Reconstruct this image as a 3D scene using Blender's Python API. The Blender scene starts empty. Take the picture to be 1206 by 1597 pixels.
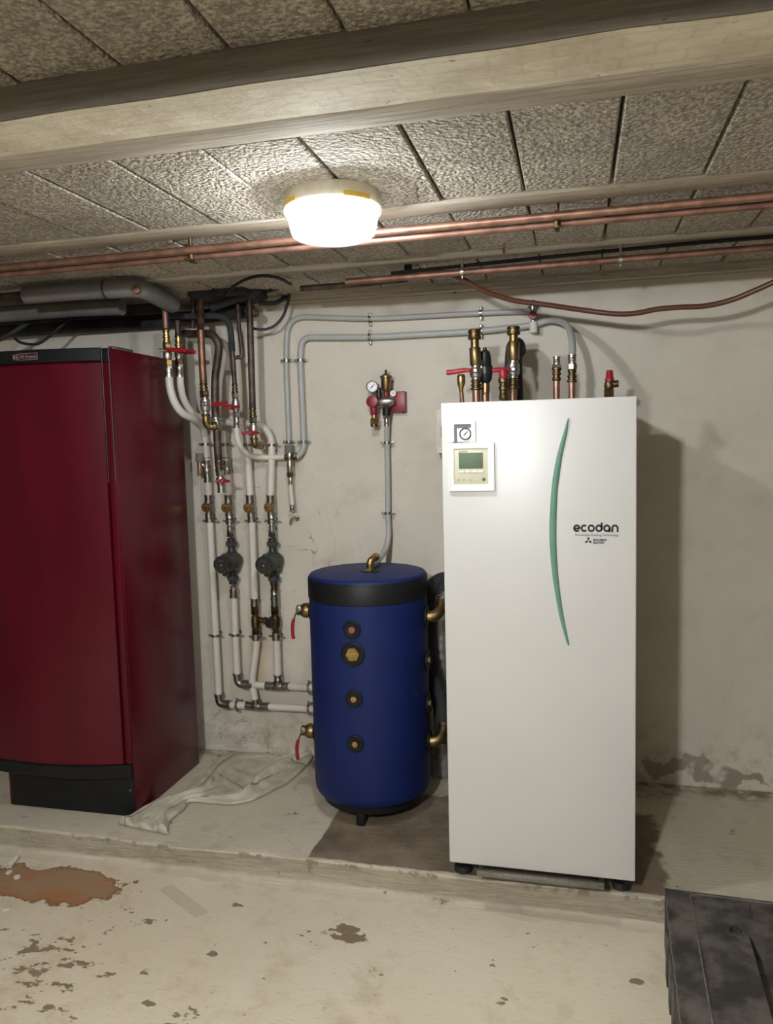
import bpy, bmesh, math, random
from mathutils import Vector, Matrix, noise
random.seed(7)
PI = math.pi
S = bpy.context.scene
COL = S.collection

# ---------------------------------------------------------------- camera
cam_data = bpy.data.cameras.new('camera'); cam = bpy.data.objects.new('camera', cam_data); COL.objects.link(cam)
cam_data.sensor_fit = 'HORIZONTAL'; cam_data.sensor_width = 36; cam_data.lens = 36.1741
cam_data.clip_start = .02
_r, _u, _b = [[0.970939, 0.237978, -0.025384], [0.003168, 0.093271, 0.995636], [0.239307, -0.966782, 0.089806]]
M4 = Matrix(((_r[0], _u[0], _b[0], 0), (_r[1], _u[1], _b[1], 0), (_r[2], _u[2], _b[2], 0), (0, 0, 0, 1)))
cam.matrix_world = Matrix.Translation((0.422,-2.459,1.482)) @ M4
S.camera = cam

# ---------------------------------------------------------------- world, lights, exposure
BULB_STRENGTH = 610.0
wd = bpy.data.worlds.new('world'); S.world = wd; wd.use_nodes = True
wd.node_tree.nodes['Background'].inputs[0].default_value = (.5, .5, .5, 1)
wd.node_tree.nodes['Background'].inputs[1].default_value = .0
def point_light(name, loc, power, rad, col):
    l = bpy.data.lights.new(name, 'POINT'); l.energy = power; l.shadow_soft_size = rad; l.color = col
    o = bpy.data.objects.new(name, l); o.location = loc; COL.objects.link(o); return o
point_light('ceiling_lamp_behind_viewer', (-.18, -2.9, 2.03), 128, .055, (1, 1.04, 1.08))
S.view_settings.view_transform = 'Standard'; S.view_settings.look = 'None'
S.view_settings.exposure = 0.42; S.view_settings.gamma = 1.0; S.view_settings.use_curve_mapping = False
S.cycles.use_denoising = True
S.cycles.max_bounces = 8; S.cycles.transparent_max_bounces = 16

# ---------------------------------------------------------------- material helpers
class NT:
    def __init__(s, name):
        s.m = bpy.data.materials.new(name); s.m.use_nodes = True; s.t = s.m.node_tree
        s.p = s.t.nodes['Principled BSDF']; s.out = s.t.nodes['Material Output']
    def n(s, typ, ins=None, **kw):
        nd = s.t.nodes.new(typ)
        for k, v in kw.items(): setattr(nd, k, v)
        for k, v in (ins or {}).items(): s.set(nd.inputs[k], v)
        return nd
    def set(s, sock, v):
        if hasattr(v, 'is_output'): s.t.links.new(v, sock)
        elif isinstance(v, (tuple, list)) and sock.type == 'RGBA': sock.default_value = (*v[:3], 1)
        else: sock.default_value = v
    def pos(s): return s.n('ShaderNodeNewGeometry').outputs['Position']
    def noise(s, vec, scale, detail=4, rough=.55, dist=0):
        return s.n('ShaderNodeTexNoise', {'Vector': vec, 'Scale': scale, 'Detail': detail, 'Roughness': rough, 'Distortion': dist}).outputs['Fac']
    def math(s, op, a, b=0.0, c=None):
        nd = s.n('ShaderNodeMath', operation=op); s.set(nd.inputs[0], a); s.set(nd.inputs[1], b)
        if c is not None: s.set(nd.inputs[2], c)
        return nd.outputs[0]
    def vmath(s, op, a, b=(0, 0, 0)):
        nd = s.n('ShaderNodeVectorMath', operation=op); s.set(nd.inputs[0], a); s.set(nd.inputs[1], b); return nd
    def ramp(s, v, lo, hi):
        return s.n('ShaderNodeMapRange', {'Value': v, 'From Min': lo, 'From Max': hi}, interpolation_type='SMOOTHSTEP').outputs[0]
    def mix(s, f, a, b):
        nd = s.n('ShaderNodeMix', data_type='RGBA'); s.set(nd.inputs[0], f); s.set(nd.inputs[6], a); s.set(nd.inputs[7], b); return nd.outputs[2]
    def bump(s, h, strength=.5, dist=.01, normal=None):
        nd = s.n('ShaderNodeBump', {'Height': h, 'Strength': strength, 'Distance': dist})
        if normal: s.set(nd.inputs['Normal'], normal)
        return nd.outputs[0]
    def done(s, **kw):
        for k, v in kw.items():
            s.set(s.p.inputs[k.replace('_', ' ')], v)
        return s.m
def L(r, g, b):
    f = lambda c: (c/255/12.92) if c <= 10 else ((c/255+.055)/1.055)**2.4
    return (f(r), f(g), f(b))
def simple(name, col, rough=.5, metal=0.0, var=.0, vs=30, bump=0.0, bs=200, bd=.001, **kw):
    t = NT(name); c = col
    pos = t.n('ShaderNodeTexCoord').outputs['Object']
    if var:
        c = t.mix(t.ramp(t.noise(pos, vs, 5), .35, .65), tuple(x*(1-var) for x in col), tuple(min(1, x*(1+var)) for x in col))
    d = dict(Base_Color=c, Roughness=rough, Metallic=metal)
    if bump: d['Normal'] = t.bump(t.noise(pos, bs, 3), bump, bd)
    d.update(kw)
    return t.done(**d)

MT = {}
MT['copper'] = simple('copper', L(166, 128, 110), .42, .85, .2, 25)
MT['copper_dull'] = simple('copper_dull', L(144, 108, 93), .5, .75, .25, 12)
MT['copper_dark'] = simple('copper_dark', L(82, 68, 62), .52, .6, .45, 14)
MT['copper_old'] = simple('copper_old', L(126, 92, 74), .46, .75, .4, 16)
MT['brass'] = simple('brass', L(178, 150, 100), .34, 1, .2, 60)
MT['brass_dark'] = simple('brass_dark', L(108, 90, 64), .44, 1, .3, 50)
MT['bronze'] = simple('bronze', L(138, 116, 80), .4, 1, .15, 30)
MT['nickel'] = simple('nickel', L(170, 167, 158), .38, 1, .15, 60)
MT['steel'] = simple('steel', L(150, 148, 144), .35, 1, .1, 60)
MT['clip_steel'] = simple('clip_steel', L(150, 150, 142), .4, 1, .2, 90)
MT['white_pipe'] = simple('white_pipe', L(212, 206, 196), .42, 0, .04, 8)
MT['grey_pipe'] = simple('grey_pipe', L(172, 172, 169), .45, 0, .05, 8)
MT['red_plastic'] = simple('red_plastic', L(150, 26, 40), .42)
MT['dark_red'] = simple('dark_red', L(132, 24, 42), .4)
MT['black_plastic'] = simple('black_plastic', (.012, .012, .013), .4)
MT['black_rubber'] = simple('black_rubber', (.012, .012, .012), .75, bump=.3, bs=60)
MT['black_foam'] = simple('black_foam', (.02, .02, .022), .85, bump=.3, bs=120)
MT['dark_lag'] = simple('dark_lag', (.028, .028, .030), .85, 0, .4, 10, bump=.3, bs=80)
MT['lag_grey'] = simple('lag_grey', L(112, 110, 106), .8, 0, .12, 9, bump=.2, bs=60)
MT['pump_iron'] = simple('pump_iron', L(66, 70, 64), .55, .2, .2, 30, bump=.3, bs=300)
MT['pump_dark'] = simple('pump_dark', (.02, .022, .022), .45)
MT['gold_ring'] = simple('gold_ring', L(150, 138, 66), .35, .6)
MT['unit_white'] = simple('unit_white', L(207, 206, 202), .35, 0, .01, 3)
MT['unit_trim'] = simple('unit_trim', L(238, 237, 234), .35)
MT['ctl_beige'] = simple('ctl_beige', L(206, 202, 178), .45)
MT['button_white'] = simple('button_white', L(240, 236, 222), .4)
MT['lcd_green'] = simple('lcd_green', L(92, 110, 88), .6)
MT['strip_green'] = simple('strip_green', L(104, 144, 126), .3, 0, .08, 4)
MT['ink'] = simple('ink', (.006, .006, .007), .5)
MT['ink_grey'] = simple('ink_grey', L(100, 98, 92), .5)
MT['dial_white'] = simple('dial_white', L(232, 230, 226), .4)
MT['window_dark'] = simple('window_dark', L(96, 98, 104), .5)
MT['tank_blue'] = simple('tank_blue', L(9, 29, 86), .55, 0, .06, 6, bump=.12, bs=500, Specular_IOR_Level=.35)
MT['tank_black'] = simple('tank_black', (.007, .007, .008), .5, Specular_IOR_Level=.3)
MT['cable_brown'] = simple('cable_brown', L(92, 56, 38), .35)
MT['cable_black'] = simple('cable_black', (.012, .012, .016), .5)
MT['box_ivory'] = simple('box_ivory', L(224, 216, 202), .45)
MT['box_window'] = simple('box_window', L(214, 208, 198), .2)
MT['box_lcd'] = simple('box_lcd', L(128, 134, 130), .3)
MT['paper'] = simple('paper', L(215, 210, 200), .8)
MT['silver_duct'] = simple('silver_duct', L(168, 168, 166), .42, .8, .1, 20)
MT['lamp_base'] = simple('lamp_base', L(214, 204, 180), .5, 0, .08, 20)
MT['yellow_tape'] = simple('yellow_tape', L(222, 182, 70), .5)
MT['badge_red'] = simple('badge_red', L(58, 24, 30), .4)
MT['badge_silver'] = simple('badge_silver', L(170, 150, 150), .4, .5)

def m_boiler():
    t = NT('boiler_red'); pos = t.pos()
    n = t.noise(pos, 90, 2)
    sm = t.noise(t.n('ShaderNodeMapping', {'Vector': pos, 'Scale': (5, 5, 1.2)}).outputs[0], 1.5, 3)
    c = t.mix(t.ramp(sm, .35, .7), L(76, 3, 20), L(86, 5, 26))
    return t.done(Base_Color=c, Roughness=.28, Specular_IOR_Level=.36, Normal=t.bump(n, .06, .002))
MT['boiler_red'] = m_boiler()
MT['boiler_black'] = simple('boiler_black', (.007, .008, .009), .45, 0, .2, 20, Specular_IOR_Level=.3)

def m_wall():
    t = NT('wall_plaster'); pos = t.pos()
    big = t.noise(pos, 1.6, 5, .6); mid = t.noise(pos, 7, 5, .6); fine = t.noise(pos, 70, 3)
    c = t.mix(t.ramp(big, .3, .7), L(200, 192, 178), L(212, 205, 192))
    c = t.mix(t.math('MULTIPLY', t.ramp(mid, .5, .75), .25), c, L(168, 158, 142))
    # hairline cracks where a distorted noise crosses its middle value, only in some areas
    zz = t.n('ShaderNodeSeparateXYZ', {'Vector': pos}).outputs['Z']
    cr = t.noise(pos, 3.4, 6, .62, .6)
    band = t.math('SUBTRACT', 1.0, t.ramp(t.math('ABSOLUTE', t.math('SUBTRACT', cr, .5)), .0012, .0045))
    area = t.ramp(t.noise(pos, 2.1, 2), .55, .62)
    low = t.ramp(t.math('ADD', zz, t.math('MULTIPLY', big, .5)), 1.75, 1.3)
    crack = t.math('MULTIPLY', t.math('MULTIPLY', band, area), low)
    c = t.mix(t.math('MULTIPLY', crack, .8), c, L(112, 104, 92))
    # small chips
    chip = t.ramp(t.noise(pos, 26, 5, .7), .685, .70)
    chip = t.math('MULTIPLY', chip, t.math('MULTIPLY', t.ramp(t.noise(pos, 1.3, 2), .5, .6), low))
    c = t.mix(t.math('MULTIPLY', chip, .7), c, L(128, 118, 104))
    # peeled paint just above the slab
    zn = t.math('ADD', zz, t.math('MULTIPLY', t.math('SUBTRACT', t.noise(pos, 5.5, 6, .68), .5), .34))
    peel = t.math('MULTIPLY', t.ramp(zn, .125, .115), t.ramp(zn, .035, .045))
    xw = t.n('ShaderNodeSeparateXYZ', {'Vector': pos}).outputs['X']
    peel = t.math('MULTIPLY', t.math('MULTIPLY', peel, t.ramp(t.noise(pos, 4.2, 3), .42, .46)), t.math('ADD', .25, t.math('MULTIPLY', t.ramp(xw, -.6, .1), .75)))
    c = t.mix(peel, c, L(150, 140, 124))
    dirt = t.math('MULTIPLY', t.ramp(zn, .30, .1), t.ramp(t.noise(pos, 14, 5, .7), .45, .7))
    c = t.mix(t.math('MULTIPLY', dirt, .55), c, L(140, 126, 104))
    # rust run below the mixing tee
    xx = t.n('ShaderNodeSeparateXYZ', {'Vector': pos}).outputs['X']
    run = t.math('MULTIPLY', t.ramp(t.math('ABSOLUTE', t.math('ADD', t.math('ADD', xx, 1.03), t.math('MULTIPLY', mid, .08))), .06, .01),
                 t.math('MULTIPLY', t.ramp(zz, .72, .6), t.ramp(zz, .25, .4)))
    c = t.mix(t.math('MULTIPLY', run, .45), c, L(186, 150, 92))
    h = t.math('ADD', t.math('MULTIPLY', mid, 1.0), t.math('MULTIPLY', fine, .12))
    h = t.math('SUBTRACT', h, t.math('MULTIPLY', t.math('ADD', peel, t.math('ADD', crack, chip)), .35))
    return t.done(Base_Color=c, Roughness=.75, Normal=t.bump(h, .5, .012))
MT['wall'] = m_wall()
MT['wall_plain'] = simple('wall_plain', L(118, 110, 98), .85, 0, .08, 3)

def blob(t, pos, c, e, nz, amp=.55):
    d = t.vmath('SUBTRACT', pos, c).outputs[0]
    d = t.vmath('MULTIPLY', d, (1/e[0], 1/e[1], 0)).outputs[0]
    ln = t.vmath('LENGTH', d).outputs['Value']
    return t.math('SUBTRACT', 1.0, t.math('ADD', ln, t.math('MULTIPLY', t.math('SUBTRACT', nz, .5), amp*4)))
def m_floor():
    t = NT('floor_paint'); pos = t.pos()
    big = t.noise(pos, 1.3, 5, .6); mid = t.noise(pos, 6, 6, .65); nz = t.noise(t.n('ShaderNodeMapping', {'Vector': pos, 'Scale': (.75, 1.25, 1)}).outputs[0], 17, 8, .64)
    st = t.n('ShaderNodeMapping', {'Vector': pos, 'Scale': (1, 5, 1)}).outputs[0]
    brush = t.noise(st, 28, 5, .7)
    c = t.mix(t.ramp(big, .3, .7), L(212, 200, 175), L(222, 212, 190))
    c = t.mix(t.math('MULTIPLY', t.ramp(mid, .5, .72), .5), c, L(180, 164, 134))
    c = t.mix(t.math('MULTIPLY', t.ramp(brush, .56, .74), .5), c, L(166, 152, 126))
    speck = t.ramp(t.noise(pos, 75, 3, .6), .70, .72)
    c = t.mix(t.math('MULTIPLY', speck, t.math('MULTIPLY', t.ramp(t.noise(pos, 3, 2), .5, .6), .7)), c, L(112, 98, 78))
    # flaked paint: dense in a few places, sparse elsewhere
    thr = None
    for cc, e, k in [((-1.216,-0.504,-0.085), (.42, .24, 1), .135), ((-1.072,-0.309,-0.085), (.3, .16, 1), .095), ((-0.295,-0.202,-0.085), (.11, .075, 1), .16), ((-0.409,-0.268,-0.085), (.07, .07, 1), .12),
                     ((-0.154,-0.378,-0.085), (.08, .05, 1), .12), ((-0.729,-0.652,-0.085), (.2, .07, 1), .13), ((-1.102,-0.731,-0.085), (.25, .1, 1), .1), ((-0.718,-0.139,-0.085), (.045, .03, 1), .17), ((0.582,-0.249,-0.085), (.025, .02, 1), .22),
                     ((0.228,-0.235,-0.085), (.12, .25, 1), .06), ((-0.686,-0.385,-0.085), (.03, .02, 1), .2)]:
        b = t.math('MULTIPLY', t.ramp(blob(t, pos, cc, e, mid, .2), -.15, .7), k)
        thr = b if thr is None else t.math('MAXIMUM', thr, b)
    flake = t.ramp(t.math('ADD', nz, thr), .685, .695)
    c = t.mix(flake, c, t.mix(mid, L(122, 106, 84), L(150, 134, 110)))
    # faded tape mark
    ta, tb = Vector((-1.018,-0.082,-0.085)), Vector((-0.807,-0.209,-0.085)); td = (tb-ta).normalized(); tn = Vector((-td.y, td.x, 0))
    rel = t.vmath('SUBTRACT', pos, (ta+tb)/2).outputs[0]
    tape = t.math('MULTIPLY', t.math('LESS_THAN', t.math('ABSOLUTE', t.vmath('DOT_PRODUCT', rel, td).outputs['Value']), (tb-ta).length/2),
                  t.math('LESS_THAN', t.math('ABSOLUTE', t.vmath('DOT_PRODUCT', rel, tn).outputs['Value']), .026))
    c = t.mix(t.math('MULTIPLY', tape, .3), c, L(148, 138, 118))
    # rust stain
    rb = blob(t, pos, (-1.452,-0.148,-0.085), (.42, .135, 1), t.noise(pos, 6, 6, .6), .42)
    rust = t.ramp(rb, .22, .26)
    rc = t.mix(t.ramp(t.noise(pos, 8, 5, .6), .4, .62), L(158, 130, 100), L(166, 112, 74))
    rc = t.mix(t.math('MULTIPLY', t.ramp(rb, .42, .24), .7), rc, L(124, 84, 56))
    c = t.mix(rust, c, rc)
    h = t.math('ADD', t.math('MULTIPLY', brush, .25), t.math('MULTIPLY', t.noise(pos, 90, 3), .12))
    h = t.math('SUBTRACT', h, t.math('MULTIPLY', t.math('MAXIMUM', flake, rust), .3))
    return t.done(Base_Color=c, Roughness=t.math('ADD', .5, t.math('MULTIPLY', mid, .25)), Normal=t.bump(h, .5, .008))
MT['floor'] = m_floor()
def m_slab():
    t = NT('slab_paint'); pos = t.pos()
    big = t.noise(pos, 1.7, 5, .6); mid = t.noise(pos, 7, 6, .65); nz = t.noise(pos, 12, 7, .65)
    s = t.n('ShaderNodeSeparateXYZ', {'Vector': pos}); x, y, z = s.outputs
    c = t.mix(t.ramp(big, .3, .7), L(196, 186, 165), L(211, 202, 182))
    c = t.mix(t.math('MULTIPLY', t.ramp(mid, .5, .75), .4), c, L(142, 130, 108))
    # bare concrete where an older appliance stood
    w = t.math('MULTIPLY', t.math('SUBTRACT', mid, .5), .05)
    bx = t.math('MULTIPLY', t.ramp(t.math('ADD', x, w), -.53, -.52), t.ramp(t.math('ADD', x, t.math('MULTIPLY', w, 4)), .72, .69))
    by = t.math('MULTIPLY', t.ramp(t.math('ADD', y, w), .062, .07), t.ramp(t.math('ADD', y, t.math('MULTIPLY', w, 3)), .64, .61))
    bare = t.math('MULTIPLY', t.math('MULTIPLY', bx, by), t.ramp(z, -.008, -.002))
    bc = t.mix(t.ramp(t.noise(pos, 5, 6, .6), .35, .65), L(104, 90, 74), L(140, 124, 104))
    c = t.mix(bare, c, bc)
    # dirt along the wall
    dz = t.math('MULTIPLY', t.ramp(t.math('ADD', y, t.math('MULTIPLY', mid, .25)), .88, 1.0), t.ramp(nz, .4, .6))
    c = t.mix(t.math('MULTIPLY', dz, .8), c, L(108, 96, 78))
    ch = t.math('MULTIPLY', t.ramp(nz, .66, .672), t.ramp(t.noise(pos, 2.2, 2), .42, .55))
    c = t.mix(t.math('MULTIPLY', ch, .8), c, L(118, 104, 84))
    st = t.n('ShaderNodeMapping', {'Vector': pos, 'Scale': (.5, 6, 6)}).outputs[0]
    br = t.noise(st, 22, 5, .7)
    edge = t.math('MULTIPLY', t.ramp(z, .0005, -.006), t.ramp(z, -.03, -.012))
    c = t.mix(t.math('MULTIPLY', t.math('MULTIPLY', edge, t.ramp(nz, .55, .57)), .7), c, L(96, 82, 62))
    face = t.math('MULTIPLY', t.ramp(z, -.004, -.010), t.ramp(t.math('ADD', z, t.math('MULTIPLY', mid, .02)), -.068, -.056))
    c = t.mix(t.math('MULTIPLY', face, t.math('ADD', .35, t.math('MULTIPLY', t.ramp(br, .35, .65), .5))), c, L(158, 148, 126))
    h = t.math('ADD', t.math('MULTIPLY', br, t.math('ADD', .5, t.math('MULTIPLY', face, .9))), t.math('MULTIPLY', t.noise(pos, 60, 3), .2))
    h = t.math('SUBTRACT', h, t.math('MULTIPLY', bare, .15))
    return t.done(Base_Color=c, Roughness=t.math('ADD', .55, t.math('MULTIPLY', mid, .25)), Normal=t.bump(h, .7, .012))
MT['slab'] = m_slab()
def m_block():
    t = NT('ceiling_block'); pos = t.pos()
    rnd = t.n('ShaderNodeObjectInfo').outputs['Random']
    v = t.n('ShaderNodeTexVoronoi', {'Vector': pos, 'Scale': 105, 'Randomness': 1}, feature='SMOOTH_F1').outputs['Distance']
    n = t.noise(pos, 95, 3, .55); big = t.noise(pos, 3, 4)
    c = t.mix(t.ramp(t.math('ADD', n, t.math('MULTIPLY', v, .25)), .42, .74), L(214, 206, 190), L(160, 150, 136))
    c = t.mix(t.math('MULTIPLY', t.ramp(big, .4, .7), .3), c, L(110, 100, 88))
    c = t.mix(t.math('MULTIPLY', rnd, .18), c, L(98, 90, 80))
    h = t.math('SUBTRACT', t.math('MULTIPLY', n, 1.6), t.math('MULTIPLY', v, 1.0))
    return t.done(Base_Color=c, Roughness=.92, Normal=t.bump(h, .75, .011))
MT['block'] = m_block()
def m_joist(name, a, b, d):
    t = NT(name); pos = t.pos()
    st = t.n('ShaderNodeMapping', {'Vector': pos, 'Scale': (.6, 9, 9)}).outputs[0]
    g = t.noise(st, 9, 6, .65); n = t.noise(pos, 11, 5, .7)
    c = t.mix(t.ramp(g, .35, .68), a, b)
    c = t.mix(t.math('MULTIPLY', t.ramp(t.noise(t.n('ShaderNodeMapping', {'Vector': pos, 'Scale': (1, 3, 3)}).outputs[0], 14, 4, .7), .66, .72), .8), c, d)
    return t.done(Base_Color=c, Roughness=.85, Normal=t.bump(t.math('ADD', g, t.math('MULTIPLY', n, .4)), .35, .008))
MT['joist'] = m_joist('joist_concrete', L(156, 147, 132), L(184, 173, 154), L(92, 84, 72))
MT['joist_shaded'] = m_joist('joist_shaded_side', L(126, 119, 110), L(148, 140, 129), L(70, 64, 56))  # joist colour darkened: shade painted on the beam face turned from the lamp
def m_beam():
    t = NT('beam_concrete'); pos = t.pos()
    g = t.noise(pos, 7, 6, .65); f = t.noise(pos, 45, 4)
    br = t.n('ShaderNodeTexBrick', {'Vector': pos, 'Scale': 1.0, 'Mortar Size': .004, 'Brick Width': .11, 'Row Height': .05, 'Color1': (1, 1, 1), 'Color2': (.9, .9, .9), 'Mortar': (.55, .55, .55)})
    c = t.mix(t.ramp(g, .35, .65), L(206, 195, 170), L(228, 219, 197))
    c = t.mix(t.math('MULTIPLY', t.ramp(t.noise(pos, 24, 4, .7), .66, .70), .7), c, L(110, 98, 80))
    mx = t.n('ShaderNodeMix', data_type='RGBA', blend_type='MULTIPLY'); t.set(mx.inputs[0], .22); t.set(mx.inputs[6], c); t.set(mx.inputs[7], br.outputs['Color'])
    return t.done(Base_Color=mx.outputs[2], Roughness=.85, Normal=t.bump(t.math('ADD', g, t.math('MULTIPLY', f, .3)), .5, .008))
MT['beam'] = m_beam()
MT['ceiling_void'] = simple('ceiling_void', (.05, .045, .04), .95)
def m_glass():
    t = NT('lamp_glass')
    tr = t.n('ShaderNodeBsdfTransparent', {'Color': (.93, .93, .92)}).outputs[0]
    di = t.n('ShaderNodeBsdfTranslucent', {'Color': (.9, .88, .84)}).outputs[0]
    gl = t.n('ShaderNodeBsdfGlossy', {'Roughness': .08}).outputs[0]
    m1 = t.n('ShaderNodeMixShader', {0: .03, 1: tr, 2: di}).outputs[0]
    lw = t.n('ShaderNodeLayerWeight', {'Blend': .25}).outputs['Fresnel']
    m2 = t.n('ShaderNodeMixShader', {0: t.math('MULTIPLY', lw, .5), 1: m1, 2: gl}).outputs[0]
    t.t.links.new(m2, t.out.inputs[0]); return t.m
MT['lamp_glass'] = m_glass()
def m_bulb():
    t = NT('lit_bulb'); return t.done(Base_Color=(1, .95, .85), Emission_Color=(1, 1.05, 1.09), Emission_Strength=BULB_STRENGTH)
MT['bulb'] = m_bulb()
def m_cloth():
    t = NT('cloth'); uv = t.n('ShaderNodeUVMap').outputs[0]
    s = t.n('ShaderNodeSeparateXYZ', {'Vector': uv}); u, v = s.outputs[0], s.outputs[1]
    pos = t.pos()
    c = t.mix(t.ramp(t.noise(pos, 9, 5), .35, .65), L(182, 172, 154), L(206, 198, 181))
    def line(a, w): return t.ramp(t.math('ABSOLUTE', t.math('SUBTRACT', v, a)), w, w*.5)
    def lineu(a, w): return t.ramp(t.math('ABSOLUTE', t.math('SUBTRACT', u, a)), w, w*.5)
    c = t.mix(t.math('MULTIPLY', line(.12, .012), .7), c, L(70, 72, 66))
    c = t.mix(t.math('MULTIPLY', t.math('MULTIPLY', line(.80, .012), t.ramp(t.noise(pos, 7, 2), .45, .55)), .75), c, L(52, 96, 76))
    c = t.mix(t.math('MULTIPLY', t.math('MULTIPLY', lineu(.60, .006), t.ramp(t.noise(pos, 8, 2), .42, .5)), .7), c, L(60, 96, 78))
    c = t.mix(t.math('MULTIPLY', t.math('MULTIPLY', lineu(.885, .006), t.ramp(t.noise(pos, 8, 2), .42, .5)), .7), c, L(66, 100, 84))
    w = t.n('ShaderNodeTexWave', {'Vector': pos, 'Scale': 120}).outputs['Fac']
    return t.done(Base_Color=c, Roughness=.95, Normal=t.bump(t.math('ADD', w, t.noise(pos, 60, 4)), .25, .003))
MT['cloth'] = m_cloth()
def m_crate():
    t = NT('crate_plastic'); pos = t.pos()
    n = t.noise(pos, 9, 6, .65); sc = t.noise(t.n('ShaderNodeMapping', {'Vector': pos, 'Scale': (3, 1, 1), 'Rotation': (0, 0, .5)}).outputs[0], 20, 6, .7)
    c = t.mix(t.ramp(n, .4, .62), L(52, 49, 47), L(96, 90, 84))
    c = t.mix(t.math('MULTIPLY', t.ramp(sc, .62, .75), .4), c, L(122, 116, 106))
    c = t.mix(t.math('MULTIPLY', t.ramp(t.noise(pos, 30, 5, .7), .70, .73), .6), c, L(170, 160, 140))
    return t.done(Base_Color=c, Roughness=.5, Normal=t.bump(n, .2, .004))
MT['crate'] = m_crate()
MT['crate_worn'] = simple('crate_worn', L(112, 106, 98), .6, 0, .3, 40)

# ---------------------------------------------------------------- mesh helpers
def frame(d):
    d = Vector(d).normalized()
    a = Vector((0, 0, 1)) if abs(d.z) < .9 else Vector((0, 1, 0))
    u = d.cross(a).normalized(); return d, u, d.cross(u)
def lathe(bm, p, d, prof, seg=20, rot=0.0, caps=True):
    d, u, v = frame(d); p = Vector(p); rings = []
    for t, r in prof:
        if r < 1e-6: rings.append([bm.verts.new(p+d*t)])
        else: rings.append([bm.verts.new(p+d*t+(u*math.cos(rot+2*PI*k/seg)+v*math.sin(rot+2*PI*k/seg))*r) for k in range(seg)])
    for a, b in zip(rings, rings[1:]):
        for k in range(seg):
            j = (k+1) % seg
            if len(a) == 1 and len(b) == 1: continue
            if len(a) == 1: bm.faces.new((a[0], b[j], b[k]))
            elif len(b) == 1: bm.faces.new((a[k], a[j], b[0]))
            else: bm.faces.new((a[k], a[j], b[j], b[k]))
    for rg, fl in ((rings[0], True), (rings[-1], False)):
        if caps and len(rg) > 1: bm.faces.new(rg[::-1] if fl else rg)
    return bm
def smooth_path(pts, n=8):
    P = [Vector(p) for p in pts]
    if len(P) < 3: return P
    out = []
    Q = [P[0]*2-P[1]]+P+[P[-1]*2-P[-2]]
    for i in range(1, len(Q)-2):
        p0, p1, p2, p3 = Q[i-1:i+3]
        for k in range(n):
            t = k/n
            out.append(.5*((2*p1)+(p2-p0)*t+(2*p0-5*p1+4*p2-p3)*t*t+(3*p1-p0-3*p2+p3)*t**3))
    return out+[P[-1]]
def fillet(pts, rad, n=7):
    P = [Vector(p) for p in pts]; out = [P[0]]
    for a, b, c in zip(P, P[1:], P[2:]):
        d1, d2 = (a-b), (c-b); r = min(rad, d1.length*.48, d2.length*.48)
        s, e = b+d1.normalized()*r, b+d2.normalized()*r
        for k in range(n+1):
            t = k/n; out.append(s*(1-t)**2+b*2*t*(1-t)+e*t*t)
    return out+[P[-1]]
def tube(bm, pts, r, seg=14, flat=1.0):
    P = [Vector(p) for p in pts]
    P = [p for i, p in enumerate(P) if i == 0 or (p-P[i-1]).length > 1e-5]
    rings = []; u = None
    for i, p in enumerate(P):
        d = (P[min(i+1, len(P)-1)]-P[max(i-1, 0)]).normalized()
        if u is None: _, u, _ = frame(d)
        u = (u-d*u.dot(d)).normalized(); v = d.cross(u)
        rr = r[i] if isinstance(r, list) else r
        rings.append([bm.verts.new(p+(u*math.cos(2*PI*k/seg)*flat+v*math.sin(2*PI*k/seg))*rr) for k in range(seg)])
    for a, b in zip(rings, rings[1:]):
        for k in range(seg):
            j = (k+1) % seg; bm.faces.new((a[k], a[j], b[j], b[k]))
    bm.faces.new(rings[0][::-1]); bm.faces.new(rings[-1]); return bm
def box(bm, x0, x1, y0, y1, z0, z1, bev=0.0, seg=2):
    vs = [bm.verts.new((x, y, z)) for x in (x0, x1) for y in (y0, y1) for z in (z0, z1)]
    fs = [(0, 1, 3, 2), (4, 6, 7, 5), (0, 4, 5, 1), (2, 3, 7, 6), (0, 2, 6, 4), (1, 5, 7, 3)]
    F = [bm.faces.new([vs[i] for i in f]) for f in fs]
    if bev:
        es = list({e for f in F for e in f.edges})
        bmesh.ops.bevel(bm, geom=es, offset=bev, segments=seg, profile=.5, affect='EDGES')
    return bm
def bar(bm, p0, p1, w, h, up=(0, -1, 0), bev=.0015):
    """a bar of width w and thickness h (along up) from p0 to p1"""
    p0, p1 = Vector(p0), Vector(p1); d = (p1-p0); ln = d.length; d.normalize()
    up = Vector(up); up = (up-d*up.dot(d)).normalized(); s = d.cross(up)
    b2 = bmesh.new(); box(b2, 0, ln, -w/2, w/2, -h/2, h/2, bev)
    m = Matrix(((d.x, s.x, up.x, p0.x), (d.y, s.y, up.y, p0.y), (d.z, s.z, up.z, p0.z), (0, 0, 0, 1)))
    join(bm, b2, m); return bm
def join(bm, other, m=None):
    mp = {v: bm.verts.new((m @ v.co) if m else v.co) for v in other.verts}
    for f in other.faces: bm.faces.new([mp[v] for v in f.verts])
    other.free(); return bm
def prism(bm, poly, y0, y1):
    """closed polygon of (x, z) points extruded along y"""
    a = [bm.verts.new((x, y0, z)) for x, z in poly]; b = [bm.verts.new((x, y1, z)) for x, z in poly]
    n = len(poly)
    bm.faces.new(a); bm.faces.new(b[::-1])
    for i in range(n): bm.faces.new((a[i], b[i], b[(i+1) % n], a[(i+1) % n]))
    return bm
def B(): return bmesh.new()

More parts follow.
